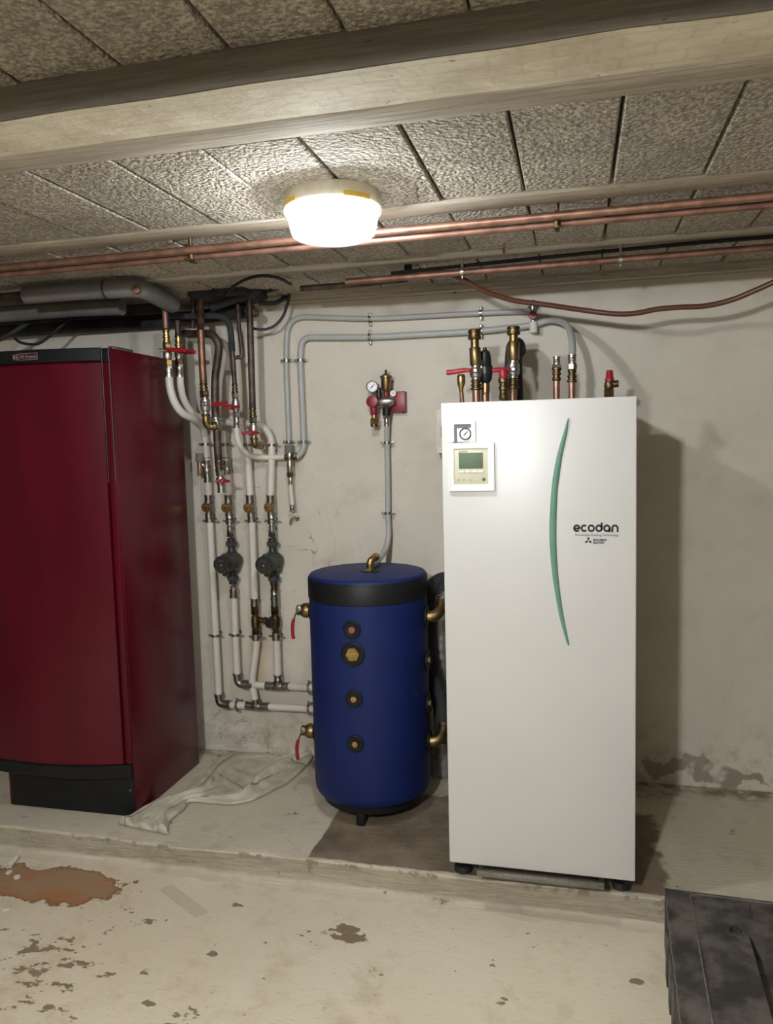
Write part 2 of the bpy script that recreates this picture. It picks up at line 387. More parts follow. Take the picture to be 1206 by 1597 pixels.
def obj(name, bm, mat, parent=None, angle=35, label=None, kind=None):
    off = Vector((0, 0, 0)); q = parent
    while q is not None: off += q.location; q = q.parent
    bmesh.ops.recalc_face_normals(bm, faces=bm.faces)
    if off.length: bmesh.ops.translate(bm, verts=bm.verts, vec=-off)
    me = bpy.data.meshes.new(name); bm.to_mesh(me); bm.free()
    for p in me.polygons: p.use_smooth = True
    me.set_sharp_from_angle(angle=math.radians(angle))
    me.materials.append(MT[mat] if isinstance(mat, str) else mat)
    o = bpy.data.objects.new(name, me); COL.objects.link(o); o.parent = parent
    if label: o['label'] = label
    if kind: o['kind'] = kind
    return o
def thing(name, label, cat, loc, group=None):
    o = bpy.data.objects.new(name, None); COL.objects.link(o); o.location = Vector(loc); o.empty_display_size = .05
    o['label'] = label; o['category'] = cat
    if group: o['group'] = group
    return o
def tag(o, label, cat, group=None):
    o['label'] = label; o['category'] = cat
    if group: o['group'] = group
    return o
def struct(name, bm, mat, parent=None, angle=35): return obj(name, bm, mat, parent, angle, kind='structure' if parent is None else None)
def dup(root, loc, label=None, group=None):
    r = root.copy(); COL.objects.link(r); r.location = loc
    if label: r['label'] = label
    if group: r['group'] = group
    for ch in list(root.children):
        c = ch.copy(); COL.objects.link(c); c.parent = r
        for g in ch.children:
            d = g.copy(); COL.objects.link(d); d.parent = c
    return r

# profiles for plumbing pieces, t in 0..1 along the piece, radius factor
PROF = {
    'cyl': [(0, .92), (.04, 1), (.96, 1), (1, .92)],
    'hex': [(0, .86), (.10, 1), (.90, 1), (1, .86)],
    'sleeve': [(0, 1.14), (.10, 1.14), (.13, 1), (.42, 1), (.45, 1.06), (.52, 1.06), (.55, 1), (.86, 1), (.89, 1.14), (1, 1.14)],
    'adapter': [(0, .80), (.10, .98), (.22, .98), (.26, .82), (.44, .80), (.48, 1.02), (.60, 1.02), (.64, .84), (.78, .86), (.82, 1.08), (.97, 1.08), (1, 1.0)],
    'ball': [(0, .74), (.14, .76), (.18, .96), (.34, 1.05), (.5, 1.1), (.66, 1.05), (.82, .96), (.86, .76), (1, .74)],
    'cap': [(0, .0), (.0, .8), (.08, .96), (.30, 1), (.34, .88), (.62, .88), (.66, 1), (.92, 1), (1, .9)],
    'cone': [(0, .45), (.25, .6), (.5, 1), (.9, 1), (1, .8)],
}
def seg(th, name, p0, p1, r, mat, kind='cyl', label=None):
    p0, p1 = Vector(p0), Vector(p1); d = p1-p0; ln = d.length
    bm = B(); n = 6 if kind == 'hex' else 18
    lathe(bm, p0, d, [(t*ln, f*r) for t, f in PROF[kind]], n, .26)
    return obj(name, bm, mat, th, 40, label)
def stack(th, items):
    for it in items: seg(th, *it)
def pipe(th, name, pts, r, mat, smooth=True, rad=None, label=None):
    bm = B(); P = fillet(pts, rad) if rad else (smooth_path(pts) if smooth else pts)
    tube(bm, P, r, 16); return obj(name, bm, mat, th, 50, label)
def clip(th, p, r, d=(0, 0, 1), wall=.92):
    """two-part steel pipe clip with screw lugs and a stud to the wall"""
    p = Vector(p); dv, _, _ = frame(d); bm = B()
    w = .011
    lathe(bm, p-dv*w/2, dv, [(0, r+.0006), (0, r+.0032), (w, r+.0032), (w, r+.0006)], 22)
    side = dv.cross(Vector((0, 1, 0))).normalized()
    for s in (-1, 1):
        c = p+side*s*(r+.009)
        bar(bm, c-side*.0075, c+side*.0075, .011, .006, (0, 1, 0), .001)
        lathe(bm, c+Vector((0, -.008, 0)), (0, 1, 0), [(0, .0036), (.003, .0042), (.016, .0042), (.016, .0025)], 8)
    if wall-p.y-r > .002:
        lathe(bm, p+Vector((0, r+.001, 0)), (0, 1, 0), [(0, .0035), (wall-p.y-r-.005, .0035), (wall-p.y-r-.005, .009), (wall-p.y-r-.0015, .009)], 10)
    return obj('pipe_clip', bm, 'clip_steel', th, 40)
def butterfly(th, c, w, mat='red_plastic'):
    """wing handle of a ball valve facing the room"""
    c = Vector(c); bm = B()
    lathe(bm, c+Vector((0, .006, 0)), (0, -1, 0), [(0, .011), (.008, .0135), (.014, .012), (.014, .006), (.011, .0)], 16)
    for s in (-1, 1):
        tube(bm, [c+Vector((s*.008, .002, .001)), c+Vector((s*w*.35, -.002, .0)), c+Vector((s*w*.5, -.006, -.001))], [.0075, .0058, .0048], 8, .7)
    h = obj('wing_handle', bm, mat, th)
    b = B(); lathe(b, c+Vector((0, -.004, 0)), (0, -1, 0), [(0, .0055), (.006, .0055), (.008, .003)], 6); obj('handle_nut', b, 'nickel', h)
    return h
def gauge(th, c, r, dirv, needle_deg, rim='black_plastic', name='pressure_gauge', depth=.02):
    d, u, v = frame(dirv); c = Vector(c); bm = B()
    lathe(bm, c-d*depth, d, [(0, r*.8), (.002, r*.97), (depth, r), (depth+.003, r*.97), (depth+.003, r*.80), (depth, r*.80)], 28)
    g = obj(name, bm, rim, th)
    b = B(); lathe(b, c+d*.0002, d, [(0, r*.80), (.0008, r*.79)], 28); obj('dial', b, 'dial_white', g)
    up = Vector((0, 0, 1)); rt = up.cross(d)
    if rt.length < .1: rt = Vector((1, 0, 0))
    rt.normalize(); up = d.cross(rt)
    a = math.radians(needle_deg); nd = rt*math.sin(a)+up*math.cos(a)
    b = B(); bar(b, c+d*.0018-nd*r*.42, c+d*.0018+nd*r*.6, r*.11, .0008, d, .0002)
    lathe(b, c+d*.001, d, [(0, r*.12), (.0015, r*.12)], 10)
    for k in range(9):
        ang = math.radians(-135+k*33.75); q = rt*math.sin(ang)+up*math.cos(ang)
        bar(b, c+d*.0012+q*r*.64, c+d*.0012+q*r*.78, r*.045, .0003, d, 0)
    obj('needle', b, 'ink', g); return g
def text_mesh(s, size, x, y, z, bold=0.0, space=1.0):
    """flat lettering facing -y with its left baseline at (x, y, z)"""
    cu = bpy.data.curves.new('lettering', 'FONT'); cu.body = s; cu.size = size; cu.extrude = .0003; cu.offset = bold; cu.space_character = space; cu.resolution_u = 3
    o = bpy.data.objects.new('lettering', cu); COL.objects.link(o)
    dg = bpy.context.evaluated_depsgraph_get(); me = o.evaluated_get(dg).to_mesh()
    bm = B(); bm.from_mesh(me); o.evaluated_get(dg).to_mesh_clear()
    bpy.data.objects.remove(o); bpy.data.curves.remove(cu)
    bmesh.ops.transform(bm, matrix=Matrix.Translation((x, y, z)) @ Matrix.Rotation(PI/2, 4, 'X'), verts=bm.verts)
    w = max(v.co.x for v in bm.verts)-x
    return bm, w
def fit_text(s, size, x, w, y, z, bold=0.0, space=1.0):
    bm, w0 = text_mesh(s, size, x, y, z, bold, space)
    for v in bm.verts: v.co.x = x+(v.co.x-x)*w/w0
    return bm
def stroke(bm, pts, w, y, th=.0006):
    """ribbon of width w through (x, z) points, round ends"""
    n = len(pts); lf, rt = [], []
    for i, p in enumerate(pts):
        a, b = pts[max(i-1, 0)], pts[min(i+1, n-1)]
        dx, dz = b[0]-a[0], b[1]-a[1]; l = math.hypot(dx, dz) or 1
        nx, nz = -dz/l*w/2, dx/l*w/2
        lf.append((p[0]+nx, p[1]+nz)); rt.append((p[0]-nx, p[1]-nz))
    A = [[bm.verts.new((x, y-th, z)) for x, z in q] for q in (lf, rt)]
    D = [[bm.verts.new((x, y, z)) for x, z in q] for q in (lf, rt)]
    for i in range(n-1):
        bm.faces.new((A[0][i], A[0][i+1], A[1][i+1], A[1][i]))
        bm.faces.new((A[0][i], D[0][i], D[0][i+1], A[0][i+1])); bm.faces.new((A[1][i+1], D[1][i+1], D[1][i], A[1][i]))
def arc(cx, cz, r, a0, a1, n=22): return [(cx+r*math.cos(math.radians(a0+(a1-a0)*k/n)), cz+r*math.sin(math.radians(a0+(a1-a0)*k/n))) for k in range(n+1)]

# ================================================================ the room
YW = .92; ZC = 2.14; XL, XR, YF = -3.1, 2.1, -3.9
bm = B(); box(bm, XL, XR, YW, YW+.15, -.2, 2.4); struct('wall_back', bm, 'wall')
bm = B(); box(bm, XL-.15, XL, YF, YW+.15, -.2, 2.4); struct('wall_left', bm, 'wall_plain')
bm = B(); box(bm, XR, XR+.15, YF, YW+.15, -.2, 2.4); struct('wall_right', bm, 'wall_plain')
bm = B(); box(bm, XL-.15, XR+.15, YF-.15, YF, -.2, 2.4); struct('wall_front', bm, 'wall_plain')
bm = B(); box(bm, XL, XR, YF, .3, -.2, -.085); struct('floor', bm, 'floor')
# raised slab with a rough, coved front edge
bm = B()
NX = 420; prof = [(.30, .0), (.12, .0), (.075, .0), (.058, -.0005), (.049, -.0025), (.046, -.010), (.045, -.030), (.0435, -.052), (.041, -.066), (.033, -.0745), (.016, -.0805), (-.012, -.085), (-.04, -.0875)]
grid = []
for i in range(NX+1):
    x = XL+(XR-XL)*i/NX; row = []
    for j, (y, z) in enumerate(prof):
        k = 0 if j < 2 else (1 if j < 12 else .2)
        n1 = noise.noise((x*3, j*.35, 1.3))*.012+noise.noise((x*11, j*.8, 4.1))*.006+noise.noise((x*30, j*1.7, 9))*.0028
        n2 = noise.noise((x*8, j*.6, 7.7))*.003+noise.noise((x*26, j, 2.7))*.0022
        row.append(bm.verts.new((x, y+k*n1, z+(n2*k if j > 3 else min(0, n2*k)))))
    grid.append(row)
for a, b in zip(grid, grid[1:]):
    for j in range(len(prof)-1): bm.faces.new((a[j], b[j], b[j+1], a[j+1]))
v = [bm.verts.new(p) for p in ((XL, YW, 0), (XR, YW, 0))]
back = [r[0] for r in grid]
bm.faces.new([v[0], v[1]]+back[::-1])
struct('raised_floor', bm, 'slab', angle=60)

# ceiling: precast joists and rough infill blocks under a slab, a cast beam nearer the viewer
ceil = struct('ceiling', box(B(), XL, XR, YF, YW, 2.235, 2.4), 'ceiling_void')
def joist(y0, y1, z0, z1, name='joist', mat='joist'):
    b = B(); box(b, XL, XR, y0, y1, z0, z1, .004); obj(name, b, mat, ceil)
joist(-.925, -.817, ZC-.003, 2.235); joist(-.253, -.157, ZC-.004, 2.235); joist(.35, .44, ZC-.004, 2.235); joist(.86, .9195, ZC-.03, 2.235)
joist(-1.71, -1.62, 2.186, 2.235)
joist(-2.38, -2.29, 2.186, 2.235); joist(-3.05, -2.96, 2.186, 2.235); joist(-3.72, -3.63, 2.186, 2.235)
blk = {}
def block_row(y0, y1, z0, x_ref, pitch):
    w, d = pitch-.007, (y1-y0)-.008
    key = (round(w, 4), round(d, 4))
    if key not in blk:
        b = B(); box(b, -w/2, w/2, -d/2, d/2, 0, .07, .004, 1)
        me = bpy.data.meshes.new('ceiling_block'); bmesh.ops.recalc_face_normals(b, faces=b.faces); b.to_mesh(me); b.free(); me.materials.append(MT['block']); blk[key] = me
    k0 = math.ceil((XL+pitch/2-x_ref)/pitch); k = k0
    while x_ref+(k+1)*pitch < XR:
        o = bpy.data.objects.new('ceiling_block', blk[key]); COL.objects.link(o); o.parent = ceil
        o.location = (x_ref+(k+.5)*pitch+random.uniform(-.0015, .0015), (y0+y1)/2, z0+random.uniform(0, .005))
        o.rotation_euler = (random.uniform(-.006, .006), random.uniform(-.008, .008), random.uniform(-.004, .004)); k += 1
block_row(-.817, -.253, ZC, .0605, .2257)
block_row(-.157, .35, ZC, .0605, .2257)
block_row(.44, .86, ZC, .0605, .2257)
block_row(-1.62, -1.075, 2.19, .03, .2185)
block_row(-2.29, -1.71, 2.19, .08, .2185)
block_row(-2.96, -2.38, 2.19, .03, .2185)
block_row(-3.63, -3.05, 2.19, .03, .2185)
b = B()   # cast concrete beam, slightly uneven
b2 = B(); box(b2, XL, XR, -2.20, -2.05, 2.055, 2.235, .006); obj('cast_beam', b2, 'beam', ceil)  # unseen beam behind the viewer, added to shade the near ceiling
nx = 120; ring = [(-1.072, 2.235), (-1.124, ZC-.026), (-1.02, ZC-.014), (-.925, ZC-.006), (-.925, 2.235)]
rows = []
for i in range(nx+1):
    x = XL+(XR-XL)*i/nx
    rows.append([b.verts.new((x, y+(noise.noise((x*4, y*9, 2))*.004 if 0 < j < 4 else 0), z+(noise.noise((x*5, j*2.1, 5))*.003 if 0 < j < 4 else 0))) for j, (y, z) in enumerate(ring)])
for r0, r1 in zip(rows, rows[1:]):
    for j in (1, 2, 3): b.faces.new((r0[j], r1[j], r1[j+1], r0[j+1]))
b3 = B(); q0 = None
for r0 in rows:
    q1 = [b3.verts.new(r0[0].co+Vector((0, -.006, 0))), b3.verts.new(r0[1].co+Vector((0, -.006, .0005))), b3.verts.new(r0[1].co+Vector((0, .004, .0012)))]
    if q0: b3.faces.new((q0[0], q1[0], q1[1], q0[1])); b3.faces.new((q0[1], q1[1], q1[2], q0[2]))
    q0 = q1
obj('cast_beam', b, 'beam', ceil, 30); obj('beam_side', b3, 'joist_shaded', ceil, 30)

# ================================================================ ceiling lamp
LX, LY = -.212, -.41
lamp = thing('ceiling_lamp', 'round lit ceiling lamp with cream base and clear glass cover', 'lamp', (LX, LY, ZC))
bm = B(); lathe(bm, (LX, LY, ZC+.002), (0, 0, -1), [(0, .127), (.034, .128), (.040, .125), (.040, .118), (.012, .115)], 48); obj('lamp_base', bm, 'lamp_base', lamp)
bm = B(); lathe(bm, (LX, LY, ZC-.037), (0, 0, -1), [(0, .119), (0, .130), (.006, .1325), (.013, .131), (.017, .123), (.05, .116), (.066, .111), (.073, .103), (.0765, .08), (.078, .04), (.078, .0)], 48)
obj('glass_cover', bm, 'lamp_glass', lamp, 60)
bm = B(); lathe(bm, (LX-.008, LY-.015, ZC-.042), (0, 0, -1), [(0, .0), (.0, .013), (.008, .014), (.014, .022), (.026, .029), (.038, .026), (.045, .015), (.048, 0)], 24); obj('bulb', bm, 'bulb', lamp, 60)
for a0, a1 in ((205, 240), (300, 335)):
    bm = B(); pts = [Vector((LX+.1295*math.cos(math.radians(a)), LY+.1295*math.sin(math.radians(a)), ZC-.031)) for a in range(a0, a1+1, 5)]
    vs = [[bm.verts.new(p+Vector((0, 0, dz))) for p in pts] for dz in (-.006, .007)]
    for i in range(len(pts)-1): bm.faces.new((vs[0][i], vs[0][i+1], vs[1][i+1], vs[1][i]))
    obj('yellow_sticker', bm, 'yellow_tape', lamp, label='yellow sticker on lamp base')
bm = B(); cx, cy = LX+.116, LY+.01
tube(bm, [(cx, cy, ZC-.05), (cx+.001, cy, ZC-.07), (cx, cy, ZC-.088)], .001, 6); lathe(bm, (cx, cy, ZC-.087), (0, 0, -1), [(0, .001), (.002, .006), (.005, .006), (.006, 0)], 12)
obj('fixing_screw', bm, 'paper', lamp)

# ================================================================ heat pump cabinet
U0, U1, UZ0, UZ1, UD = 0.0, .595, .074, 1.6, .67
unit = thing('heat_pump_cabinet', 'tall white heat pump cabinet with green curved stripe and control panel', 'heat pump', (.3, .34, 0))
obj('cabinet_body', box(B(), U0+.003, U1-.003, .022, UD, UZ0+.002, UZ1-.004, .003), 'unit_white', unit)
fp = obj('front_panel', box(B(), U0, U1, 0, .0215, UZ0, UZ1, .004, 3), 'unit_white', unit)
# control surround: upper gauge window and lower controller frame
def frame_mesh(x0, x1, z0, z1, ix0, ix1, iz0, iz1, y0, y1):
    b = B()
    o = [(x0, z0), (x1, z0), (x1, z1), (x0, z1)]; i = [(ix0, iz0), (ix1, iz0), (ix1, iz1), (ix0, iz1)]
    V = {}
    for nm, pts in (('o', o), ('i', i)):
        for yy in (y0, y1): V[nm, yy] = [b.verts.new((x, yy, z)) for x, z in pts]
    for k in range(4):
        j = (k+1) % 4
        b.faces.new((V['o', y0][k], V['o', y0][j], V['i', y0][j], V['i', y0][k]))
        b.faces.new((V['o', y0][j], V['o', y0][k], V['o', y1][k], V['o', y1][j]))
        b.faces.new((V['i', y0][k], V['i', y0][j], V['i', y1][j], V['i', y1][k]))
    es = [e for e in b.edges if len(e.link_faces) == 2 and abs(e.verts[0].co.y-y0) < 1e-6 and abs(e.verts[1].co.y-y0) < 1e-6]
    bmesh.ops.bevel(b, geom=es, offset=.0018, segments=2, affect='EDGES'); return b
gw = obj('gauge_window', frame_mesh(.034, .109, 1.4735, 1.542, .0415, .0955, 1.4740, 1.5315, -.006, .0), 'unit_trim', unit)
obj('window_recess', box(B(), .0417, .0953, -.0012, -.0002, 1.4742, 1.5313), 'window_dark', gw)
obj('inner_plate', box(B(), .051, .0953, -.0022, -.0012, 1.4742, 1.519, .0003), 'dial_white', gw)
gauge(unit, (0.077,-0.003,1.501), .0195, (0, -1, 0), 42, 'ink', depth=.0012)
cf = obj('controller_frame', frame_mesh(.023, .168, 1.3195, 1.4725, .040, .148, 1.3415, 1.4545, -.011, .0), 'unit_trim', unit)
ct = obj('controller', box(B(), .0403, .1477, -.0065, -.0005, 1.3418, 1.4542, .001), 'ctl_beige', unit)
obj('screen', box(B(), .0555, .1325, -.0072, -.006, 1.391, 1.441, .0004), 'lcd_green', ct)
for k in range(4): obj('screen_button', box(B(), .0555+k*.0201, .0555+k*.0201+.0165, -.009, -.006, 1.3785, 1.3845, .0008), 'button_white', ct)
for k, px in enumerate((.052, .0705, .0905)):
    bm = B(); lathe(bm, (px, -.0062, 1.3555), (0, -1, 0), [(0, .0066), (.0016, .0066), (.0022, .0054), (.0014, .0054)], 20); rb = obj('round_button', bm, 'ctl_beige', ct)
    bm = B(); bar(bm, (px-.002, -.0081, 1.354), (px+.002, -.0081, 1.357), .0012, .0004); obj('button_symbol', bm, 'ink_grey', rb)
bm = B(); lathe(bm, (.134, -.0062, 1.3565), (0, -1, 0), [(0, .0055), (.0015, .0055), (.002, .004)], 18); rb = obj('power_button', bm, 'ink_grey', ct)
bm = B(); box(bm, .133, .137, -.0088, -.008, 1.355, 1.3585); obj('button_symbol', bm, 'ink', rb)
bm = B()
for q in ((0, 0), (-.0022, -.0037), (.0022, -.0037)): prism(bm, [(.0585+q[0], 1.4462+q[1]-.0017), (.0585+q[0]+.0016, 1.4462+q[1]), (.0585+q[0], 1.4462+q[1]+.0018), (.0585+q[0]-.0016, 1.4462+q[1])], -.0072, -.0064)
join(bm, fit_text('MITSUBISHI ELECTRIC', .005, .063, .021, -.0068, 1.4432, .00005)); obj('controller_lettering', bm, 'ink_grey', ct)
# green curved stripe
left = [(0.392,0.000,1.540),(0.379,0.000,1.496),(0.361,0.000,1.433),(0.348,0.000,1.368),(0.341,0.000,1.309),(0.336,0.000,1.233),(0.335,0.000,1.178),(0.337,0.000,1.124),(0.342,0.000,1.067),(0.349,0.000,1.010),(0.358,0.000,0.955),(0.368,0.000,0.904),(0.386,0.000,0.837)]
right = [(0.396,0.000,1.540),(0.391,0.000,1.495),(0.378,0.000,1.433),(0.368,0.000,1.368),(0.361,0.000,1.308),(0.358,0.000,1.233),(0.357,0.000,1.178),(0.358,0.000,1.124),(0.361,0.000,1.067),(0.366,0.000,1.011),(0.373,0.000,0.956),(0.381,0.000,0.905),(0.395,0.000,0.831)]
Lp, Rp = smooth_path(left, 4), smooth_path(right, 4)
bm = B(); n = len(Lp); rows = []
for a, c in zip(Lp, Rp):
    m = a.lerp(c, .55)
    rows.append([bm.verts.new((a.x, -.0003, a.z)), bm.verts.new((a.x+(c.x-a.x)*.08, -.004, a.z)), bm.verts.new((m.x, -.0062, m.z)), bm.verts.new((a.x+(c.x-a.x)*.8, -.0045, c.z)), bm.verts.new((c.x, -.0003, c.z))])
for r0, r1 in zip(rows, rows[1:]):
    for j in range(4): bm.faces.new((r0[j], r1[j], r1[j+1], r0[j+1]))
bm.faces.new(rows[0]); bm.faces.new(rows[-1][::-1])
obj('green_stripe', bm, 'strip_green', unit, 25, 'tapered green stripe curving down the front panel')
# lettering on the front
bm = B(); x0, zb, h = .4075, 1.1895, .0235; lw = .0062; r = (h-lw)/2; zc = zb+h/2; yy = -.0004
p = h+.0012
e = x0+h/2; stroke(bm, [(e-r*.95, zc-.0005), (e+r, zc-.0005)]+arc(e, zc, r, 0, 318, 30), lw, yy)
c_ = e+p-.0006; stroke(bm, arc(c_, zc, r, 48, 318, 26), lw, yy)
o_ = c_+p-.0022; stroke(bm, arc(o_, zc, r, 0, 360, 30), lw, yy)
d_ = o_+p; stroke(bm, arc(d_, zc, r, 0, 360, 30), lw, yy); stroke(bm, [(d_+r, zc-.004), (d_+r, zb+h+.006)], lw, yy)
a_ = d_+p+.0006; stroke(bm, arc(a_, zc, r, 0, 360, 30), lw, yy); stroke(bm, [(a_+r, zc), (a_+r, zb)], lw, yy)
n_ = a_+p+.0008; stroke(bm, [(n_-r, zb), (n_-r, zc)]+arc(n_, zc, r, 180, 0, 20)+[(n_+r, zb)], lw, yy)
wd_ = .5425-x0; sc = wd_/(n_+r+lw/2-x0)
for v in bm.verts: v.co.x = x0+(v.co.x-x0)*sc
obj('front_lettering', bm, 'ink', unit)
bm = fit_text('Renewable Heating Technology', .0105, .413, .129, -.0006, 1.1772, 0); obj('front_lettering', bm, 'ink_grey', unit)
bm = B(); ex, ez, q = .4527, 1.1625, .0066
for ang in (90, 210, 330):
    a = math.radians(ang); dx, dz = math.cos(a), math.sin(a); px, pz = -dz, dx
    prism(bm, [(ex, ez), (ex+dx*q*.95+px*q*.55, ez+dz*q*.95+pz*q*.55), (ex+dx*q*1.9, ez+dz*q*1.9), (ex+dx*q*.95-px*q*.55, ez+dz*q*.95-pz*q*.55)], -.0009, -.0003)
obj('front_emblem', bm, 'ink', unit)
bm = fit_text('MITSUBISHI', .0085, .467, .040, -.0006, 1.1622, .0003); join(bm, fit_text('ELECTRIC', .0085, .467, .0335, -.0006, 1.1535, .0003)); obj('front_lettering', bm, 'ink', unit)
# feet and the steel transport bar
for x, y in ((.033, .085), (.556, .085), (.033, .60), (.556, .60)):
    bm = B(); lathe(bm, (x, y, 0), (0, 0, 1), [(0, .024), (.006, .030), (.016, .031), (.026, .028), (.03, .014), (.078, .013)], 22); obj('foot', bm, 'black_plastic', unit)
bm = B(); box(bm, .094, .50, -.026, .0, .050, .066, .0015); bar(bm, (.103, -.0, .058), (.103, .16, .058), .014, .012, (0, 0, 1)); bar(bm, (.491, -.0, .058), (.491, .16, .058), .014, .012, (0, 0, 1)); box(bm, .095, .109, .14, .16, .05, .077); box(bm, .485, .499, .14, .16, .05, .077)
obj('transport_bar', bm, 'steel', unit)

# ---- fittings standing on the cabinet, all rising from its rear half
def on_unit(name, label, cat, p, group=None): return thing(name, label, cat, (p[0], p[1], UZ1-.004), group)
t = on_unit('filling_nipple', 'thin copper pipe with small brass fitting, leftmost on white cabinet', 'pipe', (-0.008,0.500,1.642))
stack(t, [('copper_pipe', (-0.001,0.500,1.594), (-0.006,0.500,1.661), .0085, 'copper_dull'), ('brass_fitting', (-0.007,0.500,1.661), (-0.006,0.500,1.729), .0155, 'brass', 'cone')])
def valve_riser(name, label, pts, lever, r):
    """pts: y pixels top to bottom given as world points"""
    t = on_unit(name, label, 'valve', pts[-1]); top, n1, n2, n3, n4, end = [Vector(q) for q in pts]
    stack(t, [('copper_pipe', end, n4, r*.95, 'copper'), ('brass_adapter', n3, n4, r*1.22, 'brass_dark', 'adapter'), ('valve_body', n2, n3, r*1.32, 'nickel', 'ball'),
              ('brass_sleeve', n1, n2, r*1.3, 'bronze', 'cyl'), ('brass_cap', top, top.lerp(n1, .55), r*1.5, 'brass_dark', 'cap'), ('brass_neck', top.lerp(n1, .5), n1, r*.95, 'bronze')])
    return t
t = valve_riser('ball_valve', 'brass ball valve riser with long red lever on white cabinet', [(0.047,0.500,1.893), (0.048,0.500,1.826), (0.050,0.500,1.760), (0.050,0.500,1.707), (0.051,0.500,1.669), (0.051,0.500,1.592)], None, .0165)
bm = B(); a, c = (0.043,0.478,1.739), (-0.059,0.460,1.735); bar(bm, a, (0.020,0.468,1.742), .012, .006, (0, -1, 0)); tube(bm, smooth_path([(0.030,0.468,1.740), (0.011,0.466,1.741), (-0.032,0.462,1.736), (-0.056,0.460,1.735)], 4), [.008]*4+[.0095]*6+[.0105]*2+[.008], 10, .6)
lv = obj('lever_handle', bm, 'red_plastic', t)
bm = B(); lathe(bm, (0.052,0.482,1.739), (0, -1, 0), [(0, .011), (.01, .011), (.014, .007), (.018, .006)], 10); obj('handle_nut', bm, 'nickel', lv)
t = valve_riser('ball_valve', 'brass ball valve riser before black insulation on white cabinet', [(0.192,0.500,1.896), (0.192,0.500,1.840), (0.191,0.500,1.772), (0.189,0.500,1.706), (0.188,0.500,1.668), (0.186,0.500,1.594)], None, .0165)
bm = B(); bar(bm, (0.183,0.478,1.737), (0.163,0.470,1.738), .012, .006, (0, -1, 0)); tube(bm, [(0.167,0.470,1.737), (0.139,0.466,1.737), (0.116,0.463,1.736)], [.008, .0095, .0085], 10, .6)
lv = obj('lever_handle', bm, 'red_plastic', t)
bm = B(); lathe(bm, (0.192,0.482,1.737), (0, -1, 0), [(0, .011), (.01, .011), (.014, .007), (.018, .006)], 10); obj('handle_nut', bm, 'nickel', lv)
t = on_unit('air_vent', 'black plastic air vent on yellow brass neck between two ball valves', 'air vent', (0.080,0.540,1.641))
stack(t, [('copper_pipe', (0.079,0.540,1.597), (0.080,0.540,1.660), .0155, 'copper'), ('brass_neck', (0.080,0.540,1.658), (0.081,0.540,1.696), .0165, 'brass', 'cyl')])
bm = B(); b0 = Vector((0.081,0.540,1.696)); lathe(bm, b0, (0, 0, 1), [(0, .016), (.012, .024), (.03, .026), (.032, .0285), (.06, .0285), (.066, .024), (.10, .022), (.118, .017), (.124, .008), (.134, .007)], 24); obj('vent_body', bm, 'black_plastic', t)
bm = B(); lathe(bm, b0+Vector((-.012, -.024, .052)), (0, 0, 1), [(0, .006), (.03, .006), (.034, .004)], 10); obj('vent_plug', bm, 'nickel', t)
t = on_unit('drain_valve', 'small brass drain valve with squat red cap on white cabinet', 'valve', (0.157,0.440,1.633))
stack(t, [('copper_pipe', (0.159,0.440,1.586), (0.158,0.440,1.628), .008, 'copper_dull'), ('brass_body', (0.158,0.440,1.624), (0.158,0.440,1.703), .0175, 'brass_dark', 'adapter')])
bm = B(); lathe(bm, (0.158,0.440,1.700), (0, 0, 1), [(0, .015), (.004, .017), (.03, .015), (.036, .012), (.036, 0)], 14); obj('red_cap', bm, 'red_plastic', t)
t = on_unit('pipe_insulation', 'black foam insulation sleeve behind the right brass ball valve', 'insulation', (0.189,0.600,1.640))
bm = B(); c0 = Vector((0.185,0.610,1.601)); tube(bm, smooth_path([c0, c0+Vector((-.002, 0, .1)), c0+Vector((-.004, .01, .17)), c0+Vector((-.002, .05, .23)), c0+Vector((.0, .12, .25)), c0+Vector((0, .19, .24))], 6), .034, 18); obj('foam_sleeve', bm, 'black_foam', t)
for name, label, x0, x1, yt in (('capped_pipe', 'copper pipe stub with open chrome press end on white cabinet', 868.5, 868.5, 556),):
    t = on_unit(name, label, 'pipe', (0.346,0.500,1.629))
    stack(t, [('copper_pipe', (0.346,0.500,1.591), (0.347,0.500,1.703), .0125, 'copper'), ('brass_adapter', (0.347,0.500,1.689), (0.348,0.500,1.738), .0165, 'brass_dark', 'adapter'), ('compression_nut', (0.348,0.500,1.731), (0.348,0.500,1.750), .0165, 'nickel', 'hex'), ('press_sleeve', (0.348,0.500,1.748), (0.348,0.500,1.778), .0125, 'nickel', 'sleeve')])
t = on_unit('safety_valve', 'brass safety valve with red cap, rightmost on white cabinet', 'valve', (0.531,0.450,1.624))
stack(t, [('lower_nut', (0.531,0.450,1.601), (0.531,0.450,1.651), .018, 'brass_dark', 'hex'), ('valve_body', (0.531,0.450,1.644), (0.532,0.450,1.680), .0165, 'brass_dark', 'ball'), ('side_outlet', (0.535,0.450,1.667), (0.564,0.450,1.667), .0125, 'brass_dark', 'cyl')])
bm = B(); lathe(bm, (0.533,0.450,1.676), (0, 0, 1), [(0, .0155), (.01, .016), (.013, .0135), (.036, .0115), (.04, .009), (.04, 0)], 12); obj('red_cap', bm, 'red_plastic', t)

